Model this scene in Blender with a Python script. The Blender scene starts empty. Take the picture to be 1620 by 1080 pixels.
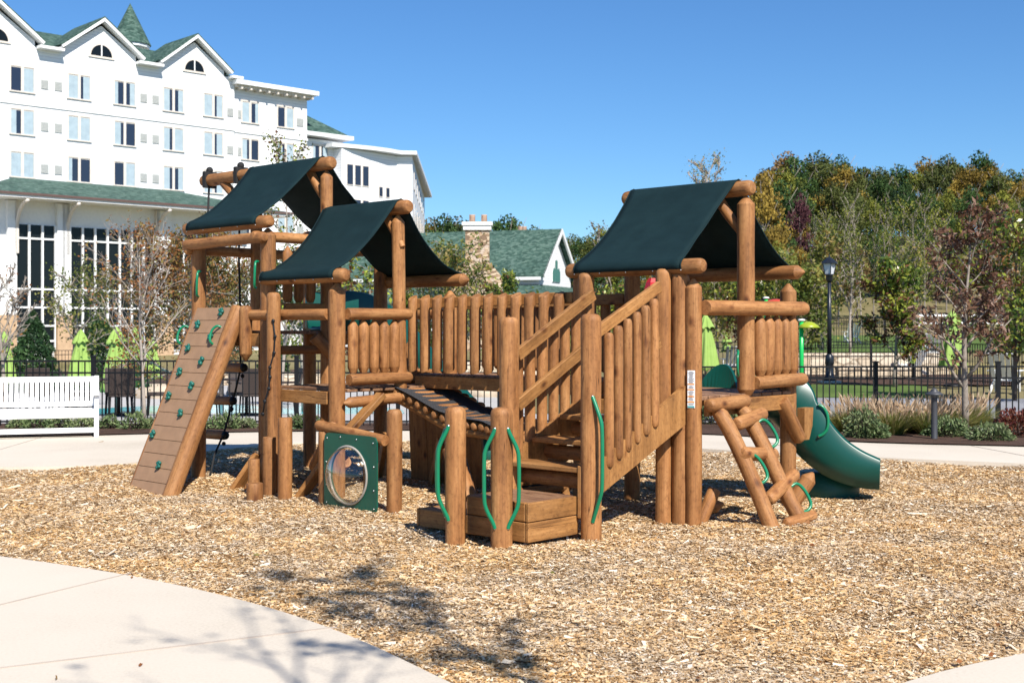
import bpy, bmesh, math, random
import numpy as np
from mathutils import Vector, Matrix, Quaternion, noise
R = math.radians
C = bpy.context.scene
COL = C.collection
rnd = random.Random(7)
nrg = np.random.default_rng(7)

# ------------------------------------------------------------------ camera
EYE = 1.7
cam = bpy.data.cameras.new('camera'); co = bpy.data.objects.new('camera', cam); COL.objects.link(co)
co.location = (0, 0, EYE); co.rotation_euler = (R(90), 0, 0)
cam.sensor_width = 36; cam.lens = 36*2000/1620; cam.shift_y = -20/1620
cam.clip_start = .05; cam.clip_end = 4000
cam.dof.use_dof = True; cam.dof.focus_distance = 11.2; cam.dof.aperture_fstop = 4.5
C.camera = co
# ------------------------------------------------------------------ light
SUN_X, SUN_Y, SUN_EL = .42, -.907, R(45)
az = math.atan2(SUN_X, SUN_Y)            # clockwise from +Y
w = bpy.data.worlds.new('World'); C.world = w; w.use_nodes = True
nt = w.node_tree; bg = nt.nodes['Background']
sky = nt.nodes.new('ShaderNodeTexSky'); sky.sky_type = 'NISHITA'; sky.sun_disc = False
sky.sun_elevation = SUN_EL; sky.sun_rotation = az; sky.altitude = 300
sky.air_density = 1.0; sky.dust_density = .15; sky.ozone_density = 3.0
hsv = nt.nodes.new('ShaderNodeHueSaturation'); hsv.inputs['Saturation'].default_value = 1.12
tint = nt.nodes.new('ShaderNodeMix'); tint.data_type = 'RGBA'; tint.blend_type = 'MULTIPLY'; tint.inputs[0].default_value = 1
tint.inputs[7].default_value = (.70, .98, 1.24, 1)
nt.links.new(sky.outputs[0], hsv.inputs['Color']); nt.links.new(hsv.outputs[0], tint.inputs[6]); nt.links.new(tint.outputs[2], bg.inputs[0]); bg.inputs[1].default_value = .071
sl = bpy.data.lights.new('sun', 'SUN'); sl.energy = 5.0; sl.angle = R(.5); sl.color = (1, .945, .86)
so = bpy.data.objects.new('sun', sl); COL.objects.link(so)
sd = Vector((SUN_X*math.cos(SUN_EL), SUN_Y*math.cos(SUN_EL), math.sin(SUN_EL)))
so.rotation_euler = sd.to_track_quat('Z', 'Y').to_euler(); so.location = (30, -40, 50)
C.view_settings.view_transform = 'Standard'; C.view_settings.look = 'None'
C.view_settings.exposure = .62; C.view_settings.gamma = 1

# ------------------------------------------------------------------ materials
MATS = {}
def _m(name):
    m = bpy.data.materials.new(name); m.use_nodes = True
    n = m.node_tree.nodes; l = m.node_tree.links
    return m, n, l, n['Principled BSDF']
def ramp(n, stops):
    r = n.new('ShaderNodeValToRGB'); e = r.color_ramp.elements
    while len(e) < len(stops): e.new(.5)
    for i, (p, c) in enumerate(stops): e[i].position = p; e[i].color = (*c, 1)
    return r
def noise_n(n, l, vec, scale, detail=4, rough=.55, dist=0):
    t = n.new('ShaderNodeTexNoise'); t.inputs['Scale'].default_value = scale
    t.inputs['Detail'].default_value = detail; t.inputs['Roughness'].default_value = rough
    t.inputs['Distortion'].default_value = dist
    if vec is not None: l.new(vec, t.inputs['Vector'])
    return t
def mapping(n, l, vec, sc):
    mp = n.new('ShaderNodeMapping'); mp.inputs['Scale'].default_value = sc; l.new(vec, mp.inputs['Vector']); return mp.outputs[0]
def attr(n, name):
    a = n.new('ShaderNodeAttribute'); a.attribute_name = name; return a
def mix(n, l, f, a, b, mode='MIX'):
    m = n.new('ShaderNodeMix'); m.data_type = 'RGBA'; m.blend_type = mode
    for k, v in ((0, f), (6, a), (7, b)):
        if isinstance(v, (int, float)): m.inputs[k].default_value = v
        elif isinstance(v, tuple): m.inputs[k].default_value = (*v, 1)
        else: l.new(v, m.inputs[k])
    return m.outputs[2]
def bump(n, l, b, h, strength, dist=.01):
    bp = n.new('ShaderNodeBump'); bp.inputs['Strength'].default_value = strength; bp.inputs['Distance'].default_value = dist
    l.new(h, bp.inputs['Height']); l.new(bp.outputs[0], b.inputs['Normal'])
def simple(name, c, rough=.6, c2=None, scale=3., bumpv=0, metallic=0, spec=None, coord='Object', c3=None):
    m, n, l, b = _m(name)
    b.inputs['Roughness'].default_value = rough; b.inputs['Metallic'].default_value = metallic
    if spec is not None: b.inputs['Specular IOR Level'].default_value = spec
    tc = n.new('ShaderNodeTexCoord')
    nz = noise_n(n, l, tc.outputs[coord], scale, 6)
    c2 = c2 or tuple(x*.85 for x in c)
    st = [(.3, c2), (.65, c)] if c3 is None else [(.28, c2), (.5, c), (.72, c3)]
    r = ramp(n, st); l.new(nz.outputs[0], r.inputs[0]); l.new(r.outputs[0], b.inputs['Base Color'])
    if bumpv: bump(n, l, b, nz.outputs[0], bumpv)
    MATS[name] = m; return m
def wood(name, cd, cm, cl, rough=.62):
    m, n, l, b = _m(name); a = attr(n, 'lc'); oi = n.new('ShaderNodeObjectInfo')
    ad = n.new('ShaderNodeVectorMath'); ad.operation = 'ADD'; l.new(a.outputs['Vector'], ad.inputs[0])
    sc = n.new('ShaderNodeVectorMath'); sc.operation = 'SCALE'; sc.inputs[3].default_value = 37.
    cx = n.new('ShaderNodeCombineXYZ')
    for i in range(3): l.new(oi.outputs['Random'], cx.inputs[i])
    l.new(cx.outputs[0], sc.inputs[0]); l.new(sc.outputs[0], ad.inputs[1]); v = ad.outputs[0]
    big = noise_n(n, l, mapping(n, l, v, (9, 9, 1.6)), 1., 5, .6)
    fine = noise_n(n, l, mapping(n, l, v, (60, 60, 2.5)), 1., 5, .6)
    r = ramp(n, [(.3, cd), (.5, cm), (.72, cl)]); l.new(big.outputs[0], r.inputs[0])
    r2 = ramp(n, [(.3, (.74, .72, .70)), (.6, (1.05, 1.05, 1.05))]); l.new(fine.outputs[0], r2.inputs[0])
    c = mix(n, l, .85, r.outputs[0], r2.outputs[0], 'MULTIPLY')
    mo = noise_n(n, l, mapping(n, l, v, (34, 34, 20)), 1., 7, .78)
    mr_ = ramp(n, [(.36, (.58, .52, .47)), (.47, (.98, .98, .98)), (.68, (1.18, 1.2, 1.22))]); l.new(mo.outputs[0], mr_.inputs[0])
    c = mix(n, l, .8, c, mr_.outputs[0], 'MULTIPLY')
    # knots
    vo = n.new('ShaderNodeTexVoronoi'); l.new(mapping(n, l, v, (5.5, 5.5, 3.2)), vo.inputs['Vector']); vo.inputs['Scale'].default_value = 1.
    kr = ramp(n, [(0.05, (.22, .15, .11)), (.13, (.70, .6, .52)), (.2, (1, 1, 1))]); l.new(vo.outputs['Distance'], kr.inputs[0])
    c = mix(n, l, .9, c, kr.outputs[0], 'MULTIPLY')
    # drying cracks
    ck = noise_n(n, l, mapping(n, l, v, (16, 16, .45)), 1., 2, .4)
    cr = ramp(n, [(.492, (1, 1, 1)), (.5, (.25, .2, .17)), (.508, (1, 1, 1))]); l.new(ck.outputs[0], cr.inputs[0])
    ckm = noise_n(n, l, mapping(n, l, v, (3, 3, 1.2)), 1., 2, .4)
    cm2 = ramp(n, [(.52, (0, 0, 0)), (.58, (1, 1, 1))]); l.new(ckm.outputs[0], cm2.inputs[0])
    c = mix(n, l, cm2.outputs[0], c, mix(n, l, 1., c, cr.outputs[0], 'MULTIPLY'))
    hs = n.new('ShaderNodeHueSaturation'); l.new(c, hs.inputs['Color'])
    mr = n.new('ShaderNodeMapRange'); mr.inputs[3].default_value = .82; mr.inputs[4].default_value = 1.12; l.new(oi.outputs['Random'], mr.inputs[0])
    l.new(mr.outputs[0], hs.inputs['Value']); l.new(hs.outputs[0], b.inputs['Base Color'])
    b.inputs['Roughness'].default_value = rough; b.inputs['Specular IOR Level'].default_value = .35
    hm = n.new('ShaderNodeMath'); hm.operation = 'ADD'; l.new(fine.outputs[0], hm.inputs[0]); l.new(cr.outputs[0], hm.inputs[1])
    bump(n, l, b, hm.outputs[0], .35, .006)
    MATS[name] = m; return m
LOG = wood('stained_log', (.20, .082, .026), (.32, .142, .048), (.43, .215, .082))
PLANK = wood('stained_plank', (.19, .085, .026), (.32, .15, .046), (.43, .215, .075))
GREYWOOD = wood('weathered_plank', (.16, .08, .045), (.24, .13, .07), (.33, .2, .12))
COMPOSITE = simple('tan_composite_board', (.33, .195, .11), .7, (.28, .165, .092), 9, .1)
def leafmat(name, cols, trans=.3, rough=.5):
    m, n, l, b = _m(name); a = attr(n, 'rnd'); oi = n.new('ShaderNodeObjectInfo')
    k = len(cols); r = ramp(n, [((i+.5)/k, c) for i, c in enumerate(cols)]); l.new(a.outputs['Fac'], r.inputs[0])
    hs = n.new('ShaderNodeHueSaturation'); l.new(r.outputs[0], hs.inputs['Color'])
    mr = n.new('ShaderNodeMapRange'); mr.inputs[3].default_value = .8; mr.inputs[4].default_value = 1.2; l.new(oi.outputs['Random'], mr.inputs[0])
    l.new(mr.outputs[0], hs.inputs['Value'])
    l.new(hs.outputs[0], b.inputs['Base Color']); b.inputs['Roughness'].default_value = rough
    b.inputs['Specular IOR Level'].default_value = .3
    t = n.new('ShaderNodeBsdfTranslucent'); l.new(hs.outputs[0], t.inputs[0])
    mx = n.new('ShaderNodeMixShader'); mx.inputs[0].default_value = trans
    l.new(b.outputs[0], mx.inputs[1]); l.new(t.outputs[0], mx.inputs[2]); l.new(mx.outputs[0], n['Material Output'].inputs[0])
    MATS[name] = m; return m
def glassy(name, c, rough=.05, alpha=None):
    m, n, l, b = _m(name); b.inputs['Base Color'].default_value = (*c, 1); b.inputs['Roughness'].default_value = rough
    b.inputs['Specular IOR Level'].default_value = .6; MATS[name] = m; return m
GREEN = simple('green_powder_coat', (.004, .19, .085), .3, (.004, .165, .075), 6)
SLIDE = simple('green_moulded_plastic', (.0015, .066, .050), .36, (.0015, .054, .041), 2.5, .03)
PANELG = simple('green_panel_board', (.003, .085, .055), .32, (.003, .072, .047), 4)
BLACK = simple('black_painted_metal', (.006, .0065, .008), .5, spec=.3)
ROPE = simple('black_rope', (.015, .015, .016), .8, (.008, .008, .008), 200, .5)
STEEL = simple('bolt_steel', (.6, .6, .6), .35, metallic=.9)
WHITEP = simple('white_paint', (.78, .78, .77), .5, (.72, .72, .71), 5)
CREAM = simple('cream_trim', (.66, .6, .53), .6, (.6, .54, .48), 4)
STONE_L = None

def canopy_mat():
    m, n, l, b = _m('dark_green_shade_cloth'); tc = n.new('ShaderNodeTexCoord')
    nz = noise_n(n, l, tc.outputs['Object'], 5, 4); r = ramp(n, [(.3, (.0055, .019, .0225)), (.7, (.0085, .026, .030))])
    l.new(nz.outputs[0], r.inputs[0]); l.new(r.outputs[0], b.inputs['Base Color'])
    b.inputs['Roughness'].default_value = .8; b.inputs['Specular IOR Level'].default_value = .16
    wv = noise_n(n, l, mapping(n, l, tc.outputs['Object'], (260, 260, 260)), 1, 1)
    wr = noise_n(n, l, mapping(n, l, tc.outputs['Object'], (1.5, 9, 1.5)), 1, 3)
    ad = n.new('ShaderNodeMath'); ad.operation = 'MULTIPLY_ADD'; ad.inputs[1].default_value = 4.; l.new(wr.outputs[0], ad.inputs[0]); l.new(wv.outputs[0], ad.inputs[2])
    bump(n, l, b, ad.outputs[0], .35, .012)
    tr = n.new('ShaderNodeBsdfTransparent'); tr.inputs[0].default_value = (.5, .52, .52, 1)
    mx = n.new('ShaderNodeMixShader'); mx.inputs[0].default_value = .06
    l.new(b.outputs[0], mx.inputs[1]); l.new(tr.outputs[0], mx.inputs[2]); l.new(mx.outputs[0], n['Material Output'].inputs[0])
    return m
CLOTH = canopy_mat()
def siding_mat():
    m, n, l, b = _m('white_lap_siding'); tc = n.new('ShaderNodeTexCoord')
    sp = n.new('ShaderNodeSeparateXYZ'); l.new(tc.outputs['Object'], sp.inputs[0])
    mm = n.new('ShaderNodeMath'); mm.operation = 'MULTIPLY'; mm.inputs[1].default_value = 4.2; l.new(sp.outputs[2], mm.inputs[0])
    fr = n.new('ShaderNodeMath'); fr.operation = 'FRACT'; l.new(mm.outputs[0], fr.inputs[0])
    r = ramp(n, [(0, (.42, .42, .45)), (.14, (.80, .80, .80)), (1, (.8, .8, .8))]); l.new(fr.outputs[0], r.inputs[0])
    l.new(r.outputs[0], b.inputs['Base Color']); b.inputs['Roughness'].default_value = .6
    bump(n, l, b, fr.outputs[0], .3, .02)
    return m
SIDING = siding_mat()
def shingle_mat():
    m, n, l, b = _m('green_shingle_roof'); tc = n.new('ShaderNodeTexCoord')
    v = mapping(n, l, tc.outputs['Object'], (3.0, 3.0, 7.))
    vo = n.new('ShaderNodeTexVoronoi'); vo.inputs['Scale'].default_value = 1.3; l.new(v, vo.inputs['Vector'])
    sp = n.new('ShaderNodeSeparateColor'); l.new(vo.outputs['Color'], sp.inputs[0])
    r = ramp(n, [(0, (.026, .055, .045)), (.5, (.05, .096, .08)), (1, (.10, .155, .132))]); l.new(sp.outputs[0], r.inputs[0])
    nz = noise_n(n, l, tc.outputs['Object'], .6, 5)
    r2 = ramp(n, [(.3, (.8, .85, .85)), (.7, (1.1, 1.1, 1.05))]); l.new(nz.outputs[0], r2.inputs[0])
    l.new(mix(n, l, 1., r.outputs[0], r2.outputs[0], 'MULTIPLY'), b.inputs['Base Color']); b.inputs['Roughness'].default_value = .9
    b.inputs['Specular IOR Level'].default_value = .2
    return m
SHINGLE = shingle_mat()
def stone_mat(name='fieldstone', cols=((.2, .13, .08), (.42, .28, .17), (.6, .47, .33), (.5, .4, .32)), sc=(3, 3, 7)):
    m, n, l, b = _m(name); tc = n.new('ShaderNodeTexCoord'); v = mapping(n, l, tc.outputs['Object'], sc)
    vo = n.new('ShaderNodeTexVoronoi'); l.new(v, vo.inputs['Vector']); vo.inputs['Scale'].default_value = 1
    sp = n.new('ShaderNodeSeparateColor'); l.new(vo.outputs['Color'], sp.inputs[0])
    r = ramp(n, [((i+.5)/len(cols), c) for i, c in enumerate(cols)]); l.new(sp.outputs[0], r.inputs[0])
    v2 = n.new('ShaderNodeTexVoronoi'); v2.feature = 'DISTANCE_TO_EDGE'; l.new(v, v2.inputs['Vector']); v2.inputs['Scale'].default_value = 1
    e = ramp(n, [(0.0, (.35, .3, .26)), (.08, (1, 1, 1))]); l.new(v2.outputs['Distance'], e.inputs[0])
    l.new(mix(n, l, 1., r.outputs[0], e.outputs[0], 'MULTIPLY'), b.inputs['Base Color']); b.inputs['Roughness'].default_value = .85
    bump(n, l, b, v2.outputs['Distance'], .5, .05)
    MATS[name] = m; return m
STONE = stone_mat()
PALEST = stone_mat('pale_block_stone', ((.5, .4, .28), (.62, .52, .4), (.7, .6, .46)), (1.6, 1.6, 4))
GLASSD = glassy('dark_window_glass', (.008, .011, .013), .12); GLASSD.node_tree.nodes['Principled BSDF'].inputs['Specular IOR Level'].default_value = .22
GLASSB = glassy('blue_window_glass', (.02, .028, .05), .10)
CURT = simple('pale_curtain', (.36, .45, .50), .8, (.29, .37, .42), 2)
GRILLE = simple('vent_grille', (.45, .46, .44), .6, (.38, .39, .37), 30)
LIME = simple('lime_umbrella_cloth', (.27, .40, .09), .8, (.22, .34, .07), 5)
WICKER = simple('brown_wicker', (.045, .03, .024), .7, (.03, .02, .016), 60, .3)
BARK = simple('grey_bark', (.30, .255, .21), .85, (.18, .145, .12), 14, .4)
BARKP = simple('pale_bark', (.40, .345, .29), .8, (.24, .20, .17), 10, .4)
BARKD = simple('dark_bark', (.10, .075, .055), .9, (.06, .045, .035), 10, .4)

def ground_mat(name, cols, scale, sc2=.4, bumpv=.3, rough=.95, dist=.02):
    m, n, l, b = _m(name); tc = n.new('ShaderNodeTexCoord')
    a = noise_n(n, l, tc.outputs['Object'], scale, 8, .7); c = noise_n(n, l, tc.outputs['Object'], sc2, 4)
    ad = n.new('ShaderNodeMath'); ad.operation = 'MULTIPLY_ADD'; ad.inputs[1].default_value = .5; l.new(c.outputs[0], ad.inputs[0])
    hm = n.new('ShaderNodeMath'); hm.operation = 'MULTIPLY'; hm.inputs[1].default_value = .5; l.new(a.outputs[0], hm.inputs[0]); l.new(hm.outputs[0], ad.inputs[2])
    k = len(cols); r = ramp(n, [(.32+.36*i/(k-1), x) for i, x in enumerate(cols)]); l.new(ad.outputs[0], r.inputs[0])
    l.new(r.outputs[0], b.inputs['Base Color']); b.inputs['Roughness'].default_value = rough; b.inputs['Specular IOR Level'].default_value = .2
    if bumpv: bump(n, l, b, a.outputs[0], bumpv, dist)
    MATS[name] = m; return m
CONC = ground_mat('broom_concrete', [(.45, .39, .31), (.575, .51, .42), (.62, .555, .465)], 55, .45, .2, .85, .004)
CHIPBED = ground_mat('wood_chip_bed', [(.26, .165, .08), (.42, .28, .14), (.52, .38, .22)], 70, 1.1, .8, .95, .03)
MULCH = ground_mat('bark_mulch', [(.035, .02, .014), (.085, .05, .035), (.13, .08, .06)], 45, 1.2, .8, .95, .04)
LAWN = ground_mat('lawn_grass', [(.05, .085, .018), (.085, .135, .028), (.13, .18, .045)], 30, .4, .5)
FIELD = ground_mat('dry_grass_ground', [(.07, .07, .025), (.15, .13, .05), (.22, .18, .09), (.12, .14, .04)], 6, .12, .4)
DECKC = ground_mat('pool_deck_concrete', [(.36, .35, .34), (.42, .41, .40), (.46, .45, .44)], 8, .3, .05)
ASPH = ground_mat('grey_drive', [(.20, .2, .215), (.25, .25, .265), (.28, .28, .295)], 30, .5, .1)
def water_mat():
    m, n, l, b = _m('pool_water'); b.inputs['Base Color'].default_value = (.10, .48, .55, 1); b.inputs['Roughness'].default_value = .12
    tc = n.new('ShaderNodeTexCoord'); nz = noise_n(n, l, tc.outputs['Object'], 2.2, 3, .5, 1.0); bump(n, l, b, nz.outputs[0], .25, .08)
    return m
WATER = water_mat()
def chip_mat():
    m, n, l, b = _m('wood_chip'); a = attr(n, 'rnd'); tc = n.new('ShaderNodeTexCoord')
    big = noise_n(n, l, tc.outputs['Object'], .9, 3)
    wr = ramp(n, [(0, (.24, .12, .045)), (.12, (.46, .26, .10)), (.38, (.59, .37, .165)), (.65, (.64, .45, .24)), (.87, (.70, .55, .36)), (1, (.80, .71, .56))])
    cr = ramp(n, [(0, (.20, .12, .065)), (.2, (.42, .28, .15)), (.5, (.56, .41, .245)), (.8, (.62, .50, .36)), (1, (.78, .71, .60))])
    l.new(a.outputs['Fac'], wr.inputs[0]); l.new(a.outputs['Fac'], cr.inputs[0])
    f = ramp(n, [(.40, (0, 0, 0)), (.62, (1, 1, 1))]); l.new(big.outputs[0], f.inputs[0])
    c = mix(n, l, f.outputs[0], wr.outputs[0], cr.outputs[0])
    fi = noise_n(n, l, mapping(n, l, tc.outputs['Object'], (120, 120, 120)), 1, 2)
    fr = ramp(n, [(.3, (.78, .76, .74)), (.6, (1.05, 1.05, 1.05))]); l.new(fi.outputs[0], fr.inputs[0])
    l.new(mix(n, l, 1., c, fr.outputs[0], 'MULTIPLY'), b.inputs['Base Color']); b.inputs['Roughness'].default_value = .85; b.inputs['Specular IOR Level'].default_value = .15
    return m
CHIP = chip_mat()

# ------------------------------------------------------------------ mesh helpers
def perp(d):
    u = d.cross(Vector((0, 0, 1)))
    if u.length < 1e-4: u = d.cross(Vector((0, 1, 0)))
    u.normalize(); return u, d.cross(u).normalized()
class MB:
    def __init__(s): s.v = []; s.f = []; s.lc = []; s.mi = []; s.sm = []
    def add(s, vs, fs, lc=None, mi=0, sm=False):
        b = len(s.v); s.v += [tuple(x) for x in vs]; s.lc += [tuple(x) for x in (lc or vs)]
        for f in fs: s.f.append(tuple(i+b for i in f)); s.mi.append(mi); s.sm.append(sm)
        return s
    def hull(s, c, ax, hs, mi=0, bev=.0):
        """box: centre c, axes ax (3 unit vectors), half sizes hs"""
        c = Vector(c); k = max(range(3), key=lambda i: hs[i]); o = rnd.random()*50
        order = [i for i in range(3) if i != k]+[k]
        vs = []; lc = []
        if bev <= 0:
            for z in (-1, 1):
                for x, y in ((-1, -1), (1, -1), (1, 1), (-1, 1)):
                    q = (x*hs[0], y*hs[1], z*hs[2]); vs.append(c+ax[0]*q[0]+ax[1]*q[1]+ax[2]*q[2])
                    lc.append((q[order[0]]+o, q[order[1]], q[order[2]]))
            fs = [(3, 2, 1, 0), (4, 5, 6, 7), (0, 1, 5, 4), (1, 2, 6, 5), (2, 3, 7, 6), (3, 0, 4, 7)]
            return s.add(vs, fs, lc, mi)
        bev = min(bev, min(hs)*.8); idx = {}
        for sx in (-1, 1):
            for sy in (-1, 1):
                for sz in (-1, 1):
                    for m in range(3):
                        q = [sx*(hs[0]-bev), sy*(hs[1]-bev), sz*(hs[2]-bev)]; q[m] = (sx, sy, sz)[m]*hs[m]
                        idx[(sx, sy, sz, m)] = len(vs); vs.append(c+ax[0]*q[0]+ax[1]*q[1]+ax[2]*q[2])
                        lc.append((q[order[0]]+o, q[order[1]], q[order[2]]))
        fs = []
        for m in range(3):
            a, b_ = [(1, 2), (2, 0), (0, 1)][m]
            for sg in (-1, 1):
                q = []
                for u, v2 in ((-1, -1), (1, -1), (1, 1), (-1, 1)):
                    k3 = [0, 0, 0]; k3[m] = sg; k3[a] = u; k3[b_] = v2; q.append(idx[(*k3, m)])
                fs.append(tuple(q) if sg > 0 else tuple(q[::-1]))
        for m in range(3):      # edge bevels, along axis m
            a, b_ = [(1, 2), (2, 0), (0, 1)][m]
            for u in (-1, 1):
                for v2 in (-1, 1):
                    k1 = [0, 0, 0]; k1[a] = u; k1[b_] = v2; k1[m] = -1; k2 = list(k1); k2[m] = 1
                    q = (idx[(*k1, a)], idx[(*k2, a)], idx[(*k2, b_)], idx[(*k1, b_)])
                    fs.append(q if u*v2 < 0 else q[::-1])
        for sx in (-1, 1):
            for sy in (-1, 1):
                for sz in (-1, 1):
                    q = (idx[(sx, sy, sz, 0)], idx[(sx, sy, sz, 1)], idx[(sx, sy, sz, 2)])
                    fs.append(q if sx*sy*sz > 0 else q[::-1])
        return s.add(vs, fs, lc, mi)
    def box(s, x0, x1, y0, y1, z0, z1, mi=0, bev=0):
        return s.hull(((x0+x1)/2, (y0+y1)/2, (z0+z1)/2), (Vector((1, 0, 0)), Vector((0, 1, 0)), Vector((0, 0, 1))), (abs(x1-x0)/2, abs(y1-y0)/2, abs(z1-z0)/2), mi, bev)
    def bar(s, p0, p1, wd, th, up=(0, 0, 1), mi=0, bev=0):
        """board from p0 to p1; th measured along up, wd sideways"""
        p0 = Vector(p0); p1 = Vector(p1); d = (p1-p0); L = d.length; d.normalize(); up = Vector(up)
        sd_ = d.cross(up)
        if sd_.length < 1e-3: sd_ = d.cross(Vector((0, 1, 0)))
        sd_.normalize(); up = sd_.cross(d).normalized()
        return s.hull((p0+p1)/2, (sd_, d, up), (wd/2, L/2, th/2), mi, bev)
    def loft(s, rings, closed=True, caps=True, mi=0, sm=True, lcs=None):
        n = len(rings[0]); vs = [p for r_ in rings for p in r_]; fs = []
        for i in range(len(rings)-1):
            for j in range(n if closed else n-1):
                k = (j+1) % n; fs.append((i*n+j, i*n+k, (i+1)*n+k, (i+1)*n+j))
        if caps and closed: fs += [tuple(range(n))[::-1], tuple((len(rings)-1)*n+j for j in range(n))]
        return s.add(vs, fs, lcs, mi, sm)
    def tube(s, pts, rads, n=8, mi=0, caps=True, sm=True):
        pts = [Vector(p) for p in pts]
        if isinstance(rads, (int, float)): rads = [rads]*len(pts)
        rings = []; lcs = []; acc = 0; u = None; o = rnd.random()*40
        for i, p in enumerate(pts):
            d = (pts[min(i+1, len(pts)-1)]-pts[max(i-1, 0)])
            if d.length < 1e-6: d = Vector((0, 0, 1))
            d.normalize()
            if u is None: u, v = perp(d)
            else:
                u = (u-d*u.dot(d))
                if u.length < 1e-4: u, v = perp(d)
                u.normalize()
            v = d.cross(u)
            if i: acc += (p-pts[i-1]).length
            ring = []
            for j in range(n):
                a = 2*math.pi*j/n; ca, sa = math.cos(a)*rads[i], math.sin(a)*rads[i]
                ring.append(p+u*ca+v*sa); lcs.append((ca+o, sa, acc))
            rings.append(ring)
        return s.loft(rings, mi=mi, sm=sm, caps=caps, lcs=lcs)
    def log(s, p0, p1, r, e0='dome', e1='dome', n=18, taper=0, wob=.035, mi=0):
        p0 = Vector(p0); p1 = Vector(p1); L = (p1-p0).length; d = (p1-p0).normalized(); u, v = perp(d); o = rnd.random()*60
        prof = []
        def end(kind):
            if kind == 'dome': return [(0, 0), (0, .45), (.006, .72), (.020, .89), (.042, .98), (.06, 1)]
            if kind == 'cone': return [(0, 0), (0, .14), (.008, .26), (.072, .94), (.08, 1)]
            if kind == 'frust': return [(0, 0), (0, .6), (.05, .97), (.054, 1)]
            if kind == 'coped': return [(0, 0), (0, .55), (.10, .78), (.22, .96), (.28, 1)]
            return [(0, 0), (0, .93), (.010, 1.)]
        a = end(e0); b = end(e1)
        for t, k in a: prof.append((t, k))
        nm = max(3, int(L/.12)); t0 = a[-1][0]; t1 = L-b[-1][0]
        for i in range(1, nm): prof.append((t0+(t1-t0)*i/nm, 1))
        for t, k in b[::-1]: prof.append((L-t, k))
        rings = []; lcs = []
        for t, k in prof:
            ring = []; rr = r*(1-taper*t/L)
            for j in range(n):
                an = 2*math.pi*j/n; ca, sa = math.cos(an), math.sin(an)
                w_ = 1+wob*noise.noise(Vector((ca*1.3+o, sa*1.3, t*2.2)))*1.6
                q = rr*k*w_; ring.append(p0+d*t+u*(ca*q)+v*(sa*q)); lcs.append((ca*q+o, sa*q, t))
            rings.append(ring)
        n_ = len(rings)
        return s.loft(rings, lcs=lcs, mi=mi)
    def ball(s, c, r, seg=10, rg=6, mi=0, sc=(1, 1, 1)):
        c = Vector(c); rings = []
        for i in range(rg+1):
            th = math.pi*i/rg; q = max(math.sin(th), .01)
            rings.append([c+Vector((r*sc[0]*q*math.cos(2*math.pi*j/seg), r*sc[1]*q*math.sin(2*math.pi*j/seg), -r*sc[2]*math.cos(th))) for j in range(seg)])
        return s.loft(rings, mi=mi)
    def prism(s, poly, off, mi=0):
        """planar polygon (3D pts) extruded by vector off"""
        off = Vector(off); a = [Vector(p) for p in poly]; b = [p+off for p in a]; n = len(a)
        fs = [tuple(range(n))[::-1], tuple(range(n, 2*n))]+[(i, (i+1) % n, n+(i+1) % n, n+i) for i in range(n)]
        return s.add(a+b, fs, None, mi)
    def build(s, name, mat, parent=None, fix=True):
        me = bpy.data.meshes.new(name); me.from_pydata(s.v, [], s.f)
        at = me.attributes.new('lc', 'FLOAT_VECTOR', 'POINT'); at.data.foreach_set('vector', np.array(s.lc, dtype=np.float32).ravel())
        for m in (mat if isinstance(mat, (list, tuple)) else [mat]): me.materials.append(m)
        me.polygons.foreach_set('material_index', s.mi); me.polygons.foreach_set('use_smooth', s.sm)
        if fix:
            bm = bmesh.new(); bm.from_mesh(me); bmesh.ops.recalc_face_normals(bm, faces=bm.faces[:]); bm.to_mesh(me); bm.free()
        me.update()
        o = bpy.data.objects.new(name, me); COL.objects.link(o)
        if parent is not None: o.parent = parent
        return o
def smooth_angle(o, ang=35):
    bm = bmesh.new(); bm.from_mesh(o.data)
    for e in bm.edges:
        if len(e.link_faces) == 2 and e.calc_face_angle(0) > R(ang): e.smooth = False
    bm.to_mesh(o.data); bm.free(); return o
def tag(o, label=None, cat=None, group=None, kind=None):
    if label: o['label'] = label
    if cat: o['category'] = cat
    if group: o['group'] = group
    if kind: o['kind'] = kind
    return o
def empty(name, loc, rz=0, label=None, cat=None, group=None):
    o = bpy.data.objects.new(name, None); COL.objects.link(o); o.location = loc; o.rotation_euler = (0, 0, rz); o.empty_display_size = .2
    return tag(o, label, cat, group)
KIDS = {}
def copy_tree(o, parent=None, label=None, group=None):
    c = o.copy(); COL.objects.link(c)
    if parent is not None: c.parent = parent
    if label: c['label'] = label
    if group: c['group'] = group
    for ch in [x for x in list(bpy.data.objects) if x.parent == o]: copy_tree(ch, c)
    return c
def gpt(px, Y): return (px-810)/2000*Y      # X of a photo column at distance Y

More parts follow.
